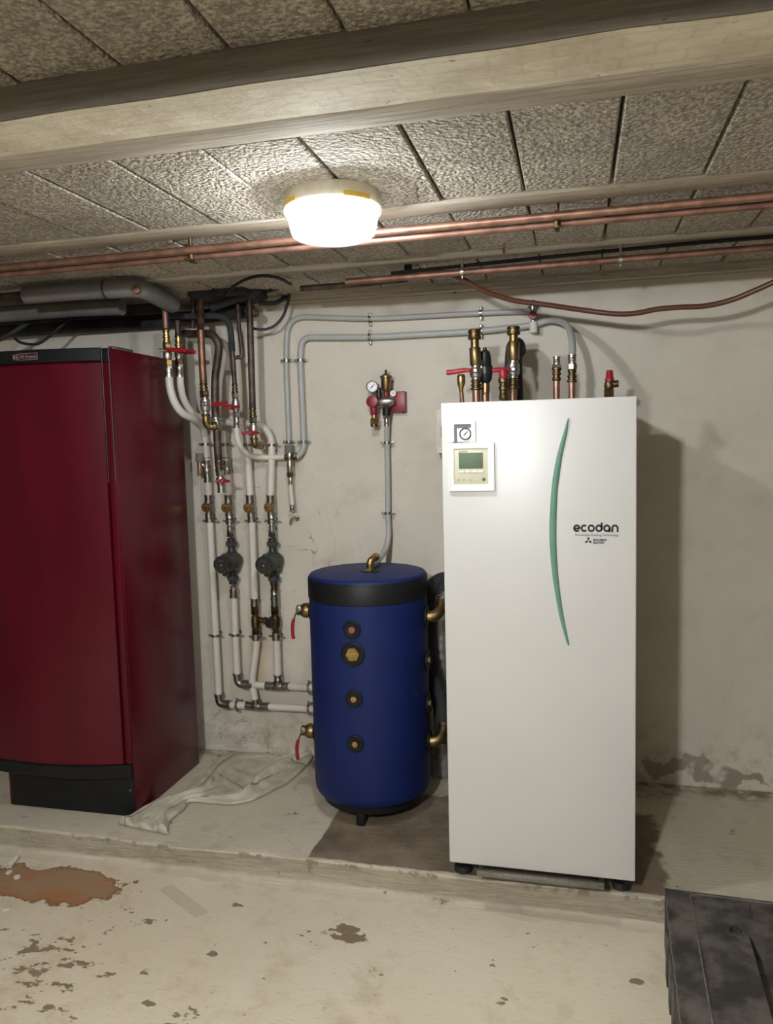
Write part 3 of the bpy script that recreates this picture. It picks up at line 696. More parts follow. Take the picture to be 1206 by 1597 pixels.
# ================================================================ grey pipes from the wall to the cabinet
t = thing('grey_pipe', 'upper grey pipe along the back wall, bending down left', 'pipe', (-0.863,0.895,1.752))
pipe(t, 'pipe_run', [(-0.858,0.895,1.496),(-0.859,0.895,1.866),(-0.844,0.895,2.056),(-0.461,0.895,2.020),(0.025,0.895,2.015),(0.234,0.895,2.010)], .0115, 'grey_pipe', rad=.11)
for p in ((-0.856,0.895,1.860), (-0.859,0.895,1.494)): clip(t, p, .0115)
for p in ((-0.461,0.895,2.019), (0.025,0.895,2.015)): clip(t, p, .0115, (1, 0, 0))
t2 = thing('drain_tap', 'red handled tap with white outlet hanging on grey wall pipe', 'valve', (0.243,0.870,1.993))
stack(t2, [('tap_body', (0.243,0.880,2.051), (0.242,0.880,2.002), .013, 'clip_steel', 'ball'), ('outlet', (0.245,0.868,1.961), (0.246,0.868,1.916), .0165, 'paper', 'cyl'), ('tap_neck', (0.243,0.875,2.004), (0.245,0.870,1.959), .011, 'nickel', 'adapter')])
bm = B(); lathe(bm, (0.244,0.870,1.987), (0, -1, 0), [(0, .017), (.012, .0185), (.02, .016), (.02, .007), (.024, .006), (.024, 0)], 12); obj('red_knob', bm, 'dark_red', t2)
bm = B(); lathe(bm, (0.243,0.880,2.031), (1, 0, 0), [(-.022, .009), (.02, .009)], 12); lathe(bm, Vector((0.242,0.885,2.042)), (0, 1, 0), [(0, .008), (.035, .008)], 10); obj('wall_bracket', bm, 'clip_steel', t2)
t = thing('grey_pipe', 'lower grey pipe on back wall arching down to white cabinet', 'pipe', (-0.788,0.890,1.748))
P1 = [(-0.785,0.890,1.489),(-0.789,0.890,1.862),(-0.778,0.890,1.958),(-0.462,0.890,1.941),(0.025,0.890,1.939),(0.239,0.890,1.951)]
P1 += [(0.318,0.870,1.965),(0.381,0.750,1.924),(0.402,0.600,1.847),(0.403,0.500,1.766)]
bm = B(); tube(bm, smooth_path(fillet(P1[:6], .1)[:-1]+[Vector(q) for q in P1[5:]], 3), .0135, 16); obj('pipe_run', bm, 'grey_pipe', t, 50)
for p in ((-0.787,0.890,1.857), (-0.785,0.890,1.492)): clip(t, p, .0135)
for p in ((-0.462,0.890,1.941), (0.025,0.890,1.939)): clip(t, p, .0135, (1, 0, 0))
pipe(t, 'lower_bend', [(-0.785,0.890,1.495),(-0.787,0.885,1.460),(-0.806,0.875,1.432),(-0.831,0.865,1.421)], .0135, 'grey_pipe')
stack(t, [('press_sleeve', (0.403,0.500,1.782), (0.403,0.500,1.745), .014, 'nickel', 'sleeve'), ('compression_nut', (0.403,0.500,1.750), (0.403,0.500,1.727), .0175, 'nickel', 'hex'), ('brass_adapter', (0.403,0.500,1.729), (0.402,0.500,1.682), .0165, 'brass_dark', 'adapter'), ('copper_pipe', (0.402,0.500,1.687), (0.401,0.500,1.594), .0125, 'copper')])
t = thing('mixing_tee', 'nickel tee and filter on wall where white and grey pipes join', 'fitting', (-0.848,0.870,1.418))
stack(t, [('grey_union', (-0.850,0.870,1.479), (-0.849,0.870,1.441), .021, 'lag_grey', 'cyl'), ('tee_body', (-0.846,0.865,1.450), (-0.846,0.865,1.409), .0165, 'nickel', 'ball'), ('side_nut', (-0.835,0.862,1.427), (-0.811,0.862,1.429), .0165, 'brass_dark', 'hex'), ('left_nut', (-0.869,0.862,1.424), (-0.848,0.862,1.427), .0155, 'bronze', 'hex'),
          ('filter_body', (-0.848,0.870,1.418), (-0.848,0.870,1.351), .0145, 'nickel', 'cyl'), ('lower_nut', (-0.849,0.870,1.357), (-0.848,0.870,1.334), .0165, 'bronze', 'hex'), ('press_sleeve', (-0.848,0.870,1.336), (-0.849,0.870,1.299), .011, 'nickel', 'sleeve')])
pipe(t, 'white_hose', [(-0.848,0.870,1.304),(-0.848,0.870,1.263),(-0.845,0.870,1.228),(-0.844,0.870,1.205)], .0105, 'white_pipe')
stack(t, [('end_fitting', (-0.844,0.870,1.208), (-0.845,0.870,1.178), .0115, 'clip_steel', 'sleeve')])
t = thing('wall_hook', 'small empty pipe clip left on wall below white hose', 'clip', (-0.849,0.900,1.134))
bm = B(); c = Vector((-0.839,0.900,1.137)); lathe(bm, c, (0, 1, 0), [(0, .0045), (.015, .0045), (.015, .010), (.02, .010)], 12)
tube(bm, smooth_path([c+Vector((.012, -.004, .008)), c+Vector((.006, -.008, .013)), c+Vector((-.006, -.008, .008)), c+Vector((-.018, -.008, .001)), c+Vector((-.028, -.006, -.010)), c+Vector((-.026, -.003, -.024))], 4), .0042, 8, .6); obj('hook_band', bm, 'clip_steel', t)

# ================================================================ safety group on the wall
sg = thing('safety_group', 'red safety group with pressure gauge and brass air vent on wall', 'safety group', (-0.400,0.880,1.648))
obj('wall_plate', box(B(), (-0.375,0.900,3.335)[0], (-0.308,0.900,3.325)[0], .875, YW, (-0.380,0.875,1.611)[2], (-0.378,0.875,1.700)[2], .002), 'dark_red', sg)
bm = B(); lathe(bm, (-0.426,0.845,1.656), (1, 0, .01), [(0, .015), (.01, .022), (.03, .0235), (.06, .022), (.078, .012), (.082, .0)], 20); obj('manifold_body', bm, 'nickel', sg)
bm = B(); lathe(bm, Vector((-0.441,0.825,1.657)), (0, -1, 0), [(-.02, .02), (-.016, .026), (.006, .027), (.012, .025), (.014, .018), (.014, 0)], 22); sv = obj('safety_valve_cap', bm, 'dark_red', sg)
stack(sg, [('valve_outlet', (-0.440,0.835,1.642), (-0.438,0.835,1.600), .0155, 'dark_red', 'cyl'), ('outlet_neck', (-0.438,0.835,1.603), (-0.438,0.835,1.584), .011, 'brass', 'cyl'), ('outlet_nut', (-0.438,0.835,1.586), (-0.439,0.835,1.561), .019, 'brass', 'hex'), ('outlet_end', (-0.439,0.835,1.564), (-0.439,0.835,1.548), .0155, 'brass_dark', 'cyl')])
gauge(sg, (-0.443,0.835,1.722), .027, (.12, -1, .06), 38)
bm = B(); lathe(bm, (-0.443,0.860,1.723), (.25, 1, 0), [(-.012, .024), (.0, .024), (.012, .014), (.03, .012)], 18); obj('gauge_back', bm, 'black_plastic', sg)
bm = B(); box(bm, (-0.401,0.860,3.318)[0], (-0.376,0.860,3.314)[0], .85, .872, (-0.434,0.860,1.715)[2], (-0.433,0.860,1.770)[2], .003); obj('red_lug', bm, 'dark_red', sg)
bm = B(); lathe(bm, (-0.420,0.860,1.684), (0, 0, 1), [(-.02, .012), (.03, .012), (.034, .009)], 14); obj('gauge_stem', bm, 'black_plastic', sg)
bm = B(); c = Vector((-0.384,0.850,1.698)); lathe(bm, c, (0, 0, 1), [(0, .012), (.008, .018), (.016, .021), (.058, .0225), (.060, .0265), (.068, .0265), (.072, .020), (.078, .010)], 24); av = obj('air_vent', bm, 'bronze', sg)
bm = B(); lathe(bm, c+Vector((0, 0, .077)), (0, 0, 1), [(0, .0055), (.017, .0055), (.018, .004)], 10); obj('vent_cap', bm, 'black_plastic', av)
bm = B(); lathe(bm, (-0.385,0.850,1.668), (0, 0, 1), [(0, .010), (.03, .010)], 14); obj('vent_stem', bm, 'dark_red', sg)
gauge(sg, (-0.357,0.862,1.691), .0135, (0, -1, 0), 150, 'dial_white', 'round_tag', depth=.006)
stack(sg, [('lower_boss', (-0.387,0.860,1.630), (-0.388,0.860,1.596), .0185, 'tank_black', 'cyl'), ('compression_nut', (-0.387,0.860,1.608), (-0.388,0.860,1.583), .0175, 'nickel', 'hex'), ('press_sleeve', (-0.388,0.860,1.585), (-0.388,0.860,1.552), .0125, 'nickel', 'sleeve')])
t = thing('expansion_pipe', 'grey pipe running from red safety group down to blue tank', 'pipe', (-0.396,0.870,1.282))
P1 = [(-0.388,0.860,1.563),(-0.394,0.880,1.479),(-0.397,0.885,1.281),(-0.399,0.885,1.167),(-0.396,0.870,1.068),(-0.400,0.820,1.009),(-0.399,0.680,0.985),(-0.392,0.560,0.988)]
pipe(t, 'pipe_run', P1, .0125, 'grey_pipe')
clip(t, (-0.394,0.880,1.479), .0125); clip(t, (-0.399,0.885,1.167), .0125)
bm = B(); lathe(bm, (-0.325,0.919,1.611), (0, -1, 0), [(0, .006), (.0015, .0055), (.0015, .0)], 12); o = obj('wall_anchor', bm, 'black_plastic'); tag(o, 'black plastic wall plug right of the red safety group', 'wall plug')

# ================================================================ blue buffer tank
TX, TY, TR = -.402, .525, .2375
tank = thing('buffer_tank', 'blue cylindrical buffer tank with black band under its lid', 'tank', (TX, TY, 0))
bm = B(); lathe(bm, (TX, TY, .072), (0, 0, 1), [(0, .19), (.004, .214), (.012, .228), (.026, .2355), (.045, TR), (.81, TR)], 72); body = obj('tank_body', bm, 'tank_blue', tank, 50)
bm = B(); lathe(bm, (TX, TY, .872), (0, 0, 1), [(0, TR+.0005), (.002, TR+.003), (.078, TR+.003), (.081, TR+.0005)], 72); bd = obj('black_band', bm, 'tank_black', tank, 50)
bm = B(); lathe(bm, (TX, TY, .951), (0, 0, 1), [(0, TR), (.006, TR-.001), (.012, TR-.006), (.015, TR-.015), (.016, .05), (.016, 0)], 72); obj('lid', bm, 'tank_blue', tank, 50)
bm = B(); lathe(bm, (TX+.012, TY, .966), (0, 0, 1), [(0, .043), (.003, .043), (.004, .036), (.004, 0)], 32); obj('lid_grommet', bm, 'tank_black', tank)
bm = B(); lathe(bm, (TX, TY, .045), (0, 0, 1), [(0, .198), (.002, .205), (.03, .205)], 48); obj('base_ring', bm, 'tank_black', tank)
for a in (-90, 30, 150):
    c = Vector((TX+.195*math.cos(math.radians(a)), TY+.195*math.sin(math.radians(a)), 0)); bm = B()
    box(bm, c.x-.017, c.x+.017, c.y-.015, c.y+.02, .0, .05, .006); obj('leg', bm, 'tank_black', tank)
def port(dirv, z, ro, rp, hexa, parent=tank, mat='bronze'):
    d = Vector(dirv); p = Vector((TX, TY, z))+d*(TR-.0125)
    bm = B(); sag = TR-math.sqrt(TR**2-ro**2)
    lathe(bm, p, d, [(0, ro*.8), (.0165-sag*.4, ro), (.0185, ro*.98), (.020, ro*.9), (.0175, ro*.86), (.0160, ro*.5)], 36); r = obj('port_ring', bm, 'tank_black', parent)
    bm = B(); lathe(bm, p+d*.012, d, [(0, rp), (.010, rp), (.012, rp*.9)], 6 if hexa else 20, .1); obj('port_plug', bm, mat, r)
port((0, -1, 0), .784, .0345, .0135, False, mat='copper_dull'); port((0, -1, 0), .690, .046, .0285, True, mat='brass'); port((0, -1, 0), .518, .0335, .0135, True, mat='brass'); port((0, -1, 0), .343, .0335, .0135, True, mat='brass')
for z in (.787, .609, .433, .277): port((1, 0, 0), z, .044, .016, True)
for z in (.801, .29): port((-1, 0, 0), z, .044, .016, True)
def elbow(name, pts, r, mat, parent, ringr=None):
    bm = B(); P = smooth_path(pts, 6); tube(bm, P, r, 20); d = (P[-1]-P[-2]).normalized(); lathe(bm, P[-1]-d*.012, d, [(0, r), (.002, r*1.16), (.016, r*1.16), (.018, r)], 20)
    d0 = (P[0]-P[1]).normalized(); lathe(bm, P[0], -d0, [(0, r*1.0), (.0, r*1.14), (.010, r*1.14), (.012, r)], 20)
    return obj(name, bm, mat, parent, 50)
x0 = TX+TR-.004
for z in (.787, .277):
    elbow('brass_elbow', [(x0, TY, z), (x0+.022, TY, z), (x0+.043, TY+.010, z+.005), (x0+.053, TY+.036, z+.020), (x0+.055, TY+.062, z+.040)], .0225, 'bronze', tank)
bm = B(); q = Vector((TX+.012, TY, .969)); lathe(bm, q, (0, 0, 1), [(0, .019), (.004, .019), (.006, .0145), (.02, .0145)], 6); tube(bm, smooth_path([q+Vector((0, 0, .01)), q+Vector((0, 0, .032)), q+Vector((.006, .012, .044)), q+Vector((.016, .034, .050))], 6), .0145, 16)
lathe(bm, q+Vector((.013, .028, .0485)), (.3, .95, .12), [(0, .0165), (.012, .0165), (.014, .013)], 16); obj('lid_elbow', bm, 'brass', tank)
for i, (z, lp, lab) in enumerate(((.801, None, 'upper'), (.29, None, 'lower'))):
    c = Vector((TX-TR+.004, TY-.01, z))
    v = thing('drain_valve', ('upper' if i == 0 else 'lower')+' brass valve with hanging red lever on left of blue tank', 'valve', c)
    bm = B(); lathe(bm, c, (-1, 0, 0), [(0, .026), (.012, .027), (.025, .032), (.04, .030), (.05, .022), (.066, .022), (.066, .014), (.05, .012)], 20); obj('valve_body', bm, 'bronze', v)
    bm = B(); h = c+Vector((-.052, -.022, .012)); lathe(bm, h+Vector((0, .012, 0)), (0, -1, 0), [(0, .007), (.014, .007), (.014, .012), (.022, .012), (.024, .006)], 10); obj('stem_nut', bm, 'nickel', v)
    bm = B(); tube(bm, [h+Vector((0, -.008, 0)), h+Vector((-.012, -.010, -.022)), h+Vector((-.020, -.012, -.045))], .0035, 8); 
    obj('lever_arm', bm, 'steel', v)
    bm = B(); tube(bm, smooth_path([h+Vector((-.020, -.012, -.040)), h+Vector((-.027, -.012, -.07)), h+Vector((-.027, -.012, -.11)), h+Vector((-.023, -.012, -.125))], 4), [.005]+[.0075]*11+[.006], 10); obj('lever_grip', bm, 'red_plastic', v)
bm = B(); c = Vector((-.735, .903, .70)); lathe(bm, c, (0, 1, 0), [(-.0, .0045), (.012, .0045), (.012, .010), (.018, .010)], 12); bar(bm, c+Vector((-.03, -.002, .002)), c+Vector((.014, -.002, 0)), .014, .005); tube(bm, [c+Vector((-.004, 0, -.006)), c+Vector((-.008, -.004, -.03))], .003, 6); o = obj('wall_hook', bm, 'clip_steel'); tag(o, 'small dark bracket on wall behind the upper red tank lever', 'bracket')

# hoses between tank and cabinet
t = thing('insulated_hose', 'thick black insulated hose arching beside the blue tank', 'hose', (-.12, .70, .7))
tube_pts = [(-0.089,0.730,0.897),(-0.133,0.730,0.896),(-0.172,0.730,0.871),(-0.195,0.730,0.826),(-0.202,0.730,0.757),(-0.201,0.730,0.674),(-0.200,0.730,0.591),(-0.180,0.720,0.491),(-0.149,0.690,0.396),(-0.130,0.650,0.328),(-0.120,0.620,0.285)]
bm = B(); tube(bm, smooth_path(tube_pts, 6), .034, 18); obj('foam_sleeve', bm, 'black_foam', t)
stack(t, [('hose_coupling', (-0.124,0.615,0.284), (-0.129,0.610,0.239), .026, 'nickel', 'adapter')])
t = thing('flexible_duct', 'silver flexible duct standing behind the blue tank', 'duct', (-0.169,0.830,-0.092))
c = Vector((-0.168,0.860,-0.090)); bm = B(); P = [c.lerp(Vector((-0.169,0.860,0.787)), k/60) for k in range(61)]
tube(bm, P, [.055+.0025*math.sin(k*2.1) for k in range(61)], 20); obj('duct_skin', bm, 'silver_duct', t)
t = thing('insulated_hose', 'short black hose with steel coupling at upper brass elbow', 'hose', (-0.135,0.700,0.779))
stack(t, [('hose_coupling', (x0+.0545, TY+.058, .787+.037), (x0+.060, TY+.105, .787+.072), .0255, 'nickel', 'adapter')])
pipe(t, 'foam_sleeve', [(x0+.059, TY+.10, .855), (x0+.075, TY+.15, .89), (x0+.11, TY+.185, .905), (x0+.20, TY+.19, .905)], .032, 'black_foam')

# ================================================================ small ivory control box behind the cabinet
cb = thing('control_box', 'ivory wall control box with grey display half behind white cabinet', 'control box', (-0.150,0.900,1.515))
bx0, bx1 = (-0.169,0.860,3.283)[0], (-0.169,0.860,3.283)[0]+.19
zt, zb = (-0.169,0.860,1.617)[2], (-0.173,0.860,1.427)[2]
obj('case', box(B(), bx0, bx1, .86, YW, zb, zt, .004), 'box_ivory', cb)
zw1, zw0 = (-0.169,0.855,1.562)[2], (-0.171,0.855,1.458)[2]
wn = obj('window', box(B(), bx0+.007, bx1-.007, .854, .8605, zw0, zw1, .002), 'box_window', cb)
z1, z0 = (-0.169,0.850,1.543)[2], (-0.170,0.850,1.495)[2]
obj('display', box(B(), bx0+.020, bx1-.03, .852, .8545, z0, z1, .0005), 'box_lcd', wn)
bm = B(); box(bm, bx0+.041, bx0+.052, .8512, .8525, z1-.013, z1-.009); box(bm, bx0+.024, bx0+.034, .8512, .8525, z0+.008, z0+.02); box(bm, bx0+.058, bx0+.068, .8512, .8525, z0+.012, z0+.024); box(bm, bx0+.040, bx0+.054, .8512, .8525, z0+.018, z0+.021); obj('display_digits', bm, 'ink_grey', wn)
bm = B(); box(bm, bx0+.016, bx1-.016, .87, YW, zb-.024, zb+.002, .002); obj('cable_gland', bm, 'lag_grey', cb)
bm = B(); bar(bm, (bx0+.026, .8595, zt-.022), (bx0+.048, .8595, zt-.022), .002, .0016); obj('case_mark', bm, 'ink_grey', cb)

# ================================================================ burgundy boiler
BX0, BX1, BY0, BY1, BZ = -1.908, -1.311, .22, .755, 1.868
bo = thing('boiler', 'tall burgundy boiler with black top strip and black plinth', 'boiler', ((BX0+BX1)/2, .48, 0))
obj('side_panel', box(B(), BX1-.02, BX1, BY0, BY1, .0, BZ-.002, .002), 'boiler_red', bo)
obj('side_panel', box(B(), BX0, BX0+.02, BY0, BY1, .0, BZ-.002, .002), 'boiler_red', bo)
obj('top_panel', box(B(), BX0+.02, BX1-.02, BY0+.002, BY1, BZ-.03, BZ-.002, .002), 'boiler_red', bo)
obj('back_panel', box(B(), BX0+.02, BX1-.02, BY1-.02, BY1-.001, .0, BZ-.03), 'boiler_black', bo)
bm = B(); box(bm, BX1-.024, BX1-.001, BY0+.02, BY0+.16, BZ-.003, BZ+.008, .003); obj('top_corner', bm, 'steel', bo)
obj('plinth', box(B(), BX0+.012, BX1-.004, BY0-.004, BY0+.12, .0, .172, .003), 'boiler_black', bo)
def bowed(z0, z1, x0, x1, bulge, thick, bev=.006):
    n = 24; b = B(); F, K = [], []
    zs = [z0, z0+bev, z1-bev, z1]
    for i in range(n+1):
        s = i/n; x = x0+(x1-x0)*s; bow = bulge*(1-((s-.38)/.62)**2)
        ed = min(1, min(s, 1-s)*n*.5); 
        F.append([b.verts.new((x, BY0-thick-bow+(bev if j in (0, 3) else 0), z)) for j, z in enumerate(zs)])
        K.append([b.verts.new((x, BY0-.002, z)) for z in zs])
    for i in range(n):
        for j in range(3): b.faces.new((F[i][j], F[i+1][j], F[i+1][j+1], F[i][j+1]))
        for j in range(3): b.faces.new((K[i+1][j], K[i][j], K[i][j+1], K[i+1][j+1]))
        b.faces.new((F[i+1][0], F[i][0], K[i][0], K[i+1][0])); b.faces.new((F[i][3], F[i+1][3], K[i+1][3], K[i][3]))
    for i in (0, n):
        for j in range(3): b.faces.new((F[i][j], F[i][j+1], K[i][j+1], K[i][j]))
    return b
XD0, XD1 = BX0-.02, BX1-.035
obj('door', bowed(.222, 1.815, XD0, XD1, .055, .02), 'boiler_red', bo, 40)
fa = obj('control_fascia', bowed(1.817, BZ, XD0, XD1, .055, .021, .004), 'boiler_black', bo, 40)
obj('door_skirt', bowed(.163, .220, XD0, XD1+.028, .050, .016), 'boiler_black', bo, 40)
bm = B(); box(bm, XD1+.004, BX1-.0035, BY0-.012, BY0+.002, .224, BZ-.055, .003); obj('corner_post', bm, 'boiler_red', bo)
bm = B(); box(bm, XD1+.004, BX1-.0035, BY0-.012, BY0+.002, BZ-.0545, BZ-.002, .003); obj('corner_cap', bm, 'boiler_black', bo)
for xx in (XD1+.0025, BX1-.002):
    bm = B(); tube(bm, [(xx, BY0-.013, 1.35), (xx, BY0-.013, BZ+.004)], .0016, 6); obj('chrome_edge', bm, 'steel', bo)
bm = B(); lathe(bm, (-1.326,0.210,0.116), (0, -1, 0), [(-.004, .004), (.006, .004), (.007, .002)], 10); obj('door_screw', bm, 'nickel', bo)
# badge on the fascia, which bows outward here
bz = Vector((-1.640,0.150,1.846)); bxm = bz.x
yb = BY0-.021-.055*(1-(((bxm-XD0)/(XD1-XD0)-.38)/.62)**2)
bz = Vector((bxm, yb, BZ-.026))
bm = B(); box(bm, bxm-.050, bxm+.062, yb-.0025, yb+.004, bz.z-.013, bz.z+.013, .002); bg = obj('badge', bm, 'badge_red', fa)
bm = frame_mesh(bxm-.024, bxm+.062, bz.z-.013, bz.z+.013, bxm-.022, bxm+.060, bz.z-.011, bz.z+.011, yb-.0035, yb-.002); 
box(bm, bxm-.033, bxm-.029, yb-.0035, yb-.002, bz.z-.012, bz.z+.012); box(bm, bxm-.046, bxm-.038, yb-.0035, yb-.002, bz.z-.008, bz.z+.008)
join(bm, fit_text('HS France', .018, bxm-.017, .072, yb-.003, bz.z-.006, .0003))

obj('badge_lettering', bm, 'badge_silver', bo)

# ================================================================ wall risers with white pipes
RY = .862; RW = .0168
def riser_top(t, xs, y_cl):
    pass
r1 = thing('heating_riser', 'white heating riser nearest the burgundy boiler, brass test cock beside it', 'pipe', (-1.275,0.862,0.867))
pipe(r1, 'upper_pipe', [(-1.261,0.862,1.536),(-1.257,0.862,1.486),(-1.254,0.862,1.417)], RW, 'white_pipe'); clip(r1, (-1.257,0.862,1.492), RW)
stack(r1, [('press_sleeve', (-1.255,0.862,1.432), (-1.256,0.862,1.390), .0165, 'nickel', 'sleeve'), ('valve_body', (-1.255,0.862,1.393), (-1.256,0.862,1.349), .0185, 'nickel', 'ball'), ('press_sleeve', (-1.254,0.862,1.352), (-1.254,0.862,1.316), .0185, 'steel', 'sleeve'),
           ('middle_pipe', (-1.254,0.862,1.322), (-1.255,0.862,1.244), RW, 'white_pipe'), ('press_sleeve', (-1.255,0.862,1.256), (-1.256,0.862,1.220), .0185, 'steel', 'sleeve'), ('valve_body', (-1.256,0.862,1.226), (-1.257,0.862,1.162), .0195, 'nickel', 'ball'), ('press_sleeve', (-1.257,0.862,1.168), (-1.256,0.862,1.129), .0185, 'steel', 'sleeve')])
pipe(r1, 'lower_pipe', [(-1.255,0.862,1.135),(-1.253,0.862,0.714),(-1.250,0.862,0.296)], RW, 'white_pipe', False); clip(r1, (-1.254,0.862,1.135), .0185); clip(r1, (-1.253,0.862,0.587), RW)
tk = thing('test_cock', 'brass drain cock with grey head left of first white riser', 'valve', (-1.281,0.840,1.383))
stack(tk, [('grey_head', (-1.280,0.840,1.451), (-1.281,0.840,1.412), .0185, 'lag_grey', 'cyl'), ('brass_stem', (-1.281,0.840,1.412), (-1.282,0.840,1.347), .012, 'copper_dull', 'cyl'), ('side_boss', (-1.282,0.845,1.406), (-1.259,0.855,1.388), .010, 'nickel', 'cyl')])
r2 = thing('heating_riser', 'second white riser from the boiler, its pump low in its middle', 'pipe', (-1.177,0.862,0.869))
pipe(r2, 'upper_pipe', [(-1.157,0.862,1.551),(-1.157,0.862,1.483),(-1.156,0.862,1.415)], RW, 'white_pipe'); clip(r2, (-1.157,0.862,1.489), RW)
stack(r2, [('press_sleeve', (-1.156,0.862,1.430), (-1.157,0.862,1.389), .0165, 'nickel', 'sleeve'), ('valve_body', (-1.157,0.862,1.392), (-1.156,0.862,1.347), .0185, 'nickel', 'ball'), ('middle_pipe', (-1.155,0.862,1.350), (-1.156,0.862,1.243), RW, 'white_pipe'), ('press_sleeve', (-1.155,0.862,1.255), (-1.155,0.862,1.219), .0185, 'steel', 'sleeve'), ('valve_body', (-1.155,0.862,1.225), (-1.155,0.862,1.162), .0195, 'nickel', 'ball'),
           ('press_sleeve', (-1.154,0.862,1.168), (-1.153,0.862,1.123), .0185, 'steel', 'sleeve'), ('nickel_neck', (-1.153,0.862,1.126), (-1.153,0.862,1.084), .016, 'nickel', 'adapter'), ('nickel_nut', (-1.152,0.862,1.093), (-1.152,0.862,1.060), .018, 'steel', 'hex'),
           ('nickel_neck', (-1.149,0.862,0.827), (-1.149,0.862,0.802), .0165, 'nickel', 'adapter'), ('press_sleeve', (-1.149,0.862,0.808), (-1.150,0.862,0.772), .0185, 'steel', 'sleeve')])
clip(r2, (-1.151,0.862,1.135), .0185)
pipe(r2, 'lower_pipe', [(-1.149,0.862,0.778),(-1.150,0.862,0.594),(-1.149,0.862,0.402)], RW, 'white_pipe', False); clip(r2, (-1.150,0.862,0.594), RW)
r3 = thing('heating_riser', 'third white riser, meeting the brass mixing valve from above', 'pipe', (-1.063,0.862,0.871))
pipe(r3, 'upper_pipe', [(-1.120,0.862,1.585),(-1.082,0.862,1.578),(-1.058,0.862,1.548),(-1.050,0.862,1.481),(-1.048,0.862,1.349),(-1.047,0.862,1.242)], RW, 'white_pipe'); clip(r3, (-1.050,0.862,1.484), RW)
stack(r3, [('press_sleeve', (-1.047,0.862,1.254), (-1.047,0.862,1.218), .0185, 'steel', 'sleeve'), ('valve_body', (-1.047,0.862,1.224), (-1.045,0.862,1.162), .0195, 'nickel', 'ball'), ('press_sleeve', (-1.045,0.862,1.168), (-1.042,0.862,1.129), .0185, 'steel', 'sleeve')])
pipe(r3, 'lower_pipe', [(-1.043,0.862,1.135),(-1.043,0.862,0.961),(-1.045,0.862,0.762)], RW, 'white_pipe', False); clip(r3, (-1.042,0.862,1.135), .0185)
stack(r3, [('press_sleeve', (-1.045,0.862,0.771), (-1.046,0.862,0.735), .0185, 'steel', 'sleeve')])
pipe(r3, 'bent_lower_pipe', [(-1.045,0.862,0.582),(-1.047,0.862,0.536),(-1.064,0.862,0.443),(-1.074,0.862,0.374),(-1.068,0.862,0.312),(-1.060,0.862,0.269)], .0165, 'white_pipe')
r4 = thing('heating_riser', 'rightmost white riser with pump, carrying the black knobbed mixing valve', 'pipe', (-0.951,0.862,0.873))
pipe(r4, 'upper_pipe', [(-0.929,0.862,1.493),(-0.934,0.862,1.405),(-0.946,0.862,1.241)], RW, 'white_pipe'); clip(r4, (-0.929,0.862,1.481), RW)
stack(r4, [('press_sleeve', (-0.945,0.862,1.253), (-0.946,0.862,1.218), .0185, 'steel', 'sleeve'), ('valve_body', (-0.946,0.862,1.224), (-0.946,0.862,1.162), .0195, 'nickel', 'ball'), ('press_sleeve', (-0.945,0.862,1.168), (-0.944,0.862,1.123), .0185, 'steel', 'sleeve'), ('nickel_neck', (-0.944,0.862,1.126), (-0.944,0.862,1.085), .016, 'nickel', 'adapter'), ('nickel_nut', (-0.944,0.862,1.093), (-0.945,0.862,1.061), .018, 'steel', 'hex'),
           ('brass_neck', (-0.945,0.862,0.837), (-0.945,0.862,0.807), .0165, 'brass_dark', 'adapter'), ('press_sleeve', (-0.945,0.862,0.813), (-0.945,0.862,0.770), .0175, 'steel', 'sleeve'), ('press_sleeve', (-0.945,0.862,0.773), (-0.945,0.862,0.737), .0175, 'steel', 'sleeve')])
clip(r4, (-0.943,0.862,1.135), .0185); clip(r4, (-0.944,0.862,0.595), .0195)
pipe(r4, 'lower_pipe', [(-0.943,0.862,0.583),(-0.943,0.862,0.494),(-0.943,0.862,0.405)], RW, 'white_pipe', False)
# brass dials on the four riser valves
for i, (t, q, wh) in enumerate(((r1, (-1.257,0.840,1.200), 0), (r2, (-1.157,0.840,1.198), 1), (r3, (-1.048,0.840,1.197), 2), (r4, (-0.946,0.840,1.199), 3))):
    bm = B(); q = Vector(q); lathe(bm, q+Vector((0, .022, 0)), (0, -1, 0), [(0, .012), (.012, .014), (.016, .0215), (.03, .0225), (.034, .020), (.034, .015), (.031, .013), (.032, 0)], 20); k = obj('brass_dial', bm, 'brass', t)
    bm = B(); bar(bm, q+Vector((-.008, -.012, -.004)), q+Vector((.008, -.012, .005)), .003, .002); obj('dial_slot', bm, 'brass_dark', k)
# mixing valve bridging the two right risers
mv = thing('mixing_valve', 'brass H shaped mixing valve with black round knob between two risers', 'valve', (-0.998,0.862,0.660))
stack(mv, [('left_union', (-1.045,0.862,0.738), (-1.045,0.862,0.695), .0195, 'brass_dark', 'hex'), ('left_body', (-1.045,0.862,0.701), (-1.045,0.862,0.616), .0185, 'brass_dark', 'ball'), ('left_lower_nut', (-1.045,0.862,0.628), (-1.045,0.862,0.597), .0195, 'brass_dark', 'hex'), ('press_sleeve', (-1.045,0.862,0.603), (-1.046,0.862,0.573), .0185, 'nickel', 'sleeve'),
           ('bridge', (-1.033,0.862,0.668), (-0.963,0.862,0.667), .0165, 'brass_dark', 'adapter'), ('right_union', (-0.945,0.862,0.740), (-0.946,0.862,0.698), .0195, 'brass_dark', 'hex'), ('right_body', (-0.946,0.862,0.704), (-0.944,0.862,0.625), .022, 'brass_dark', 'ball'), ('right_lower_nut', (-0.943,0.862,0.637), (-0.943,0.862,0.607), .018, 'brass', 'hex'), ('press_sleeve', (-0.943,0.862,0.613), (-0.943,0.862,0.577), .019, 'nickel', 'sleeve')])
clip(mv, (-1.045,0.862,0.588), .0195)
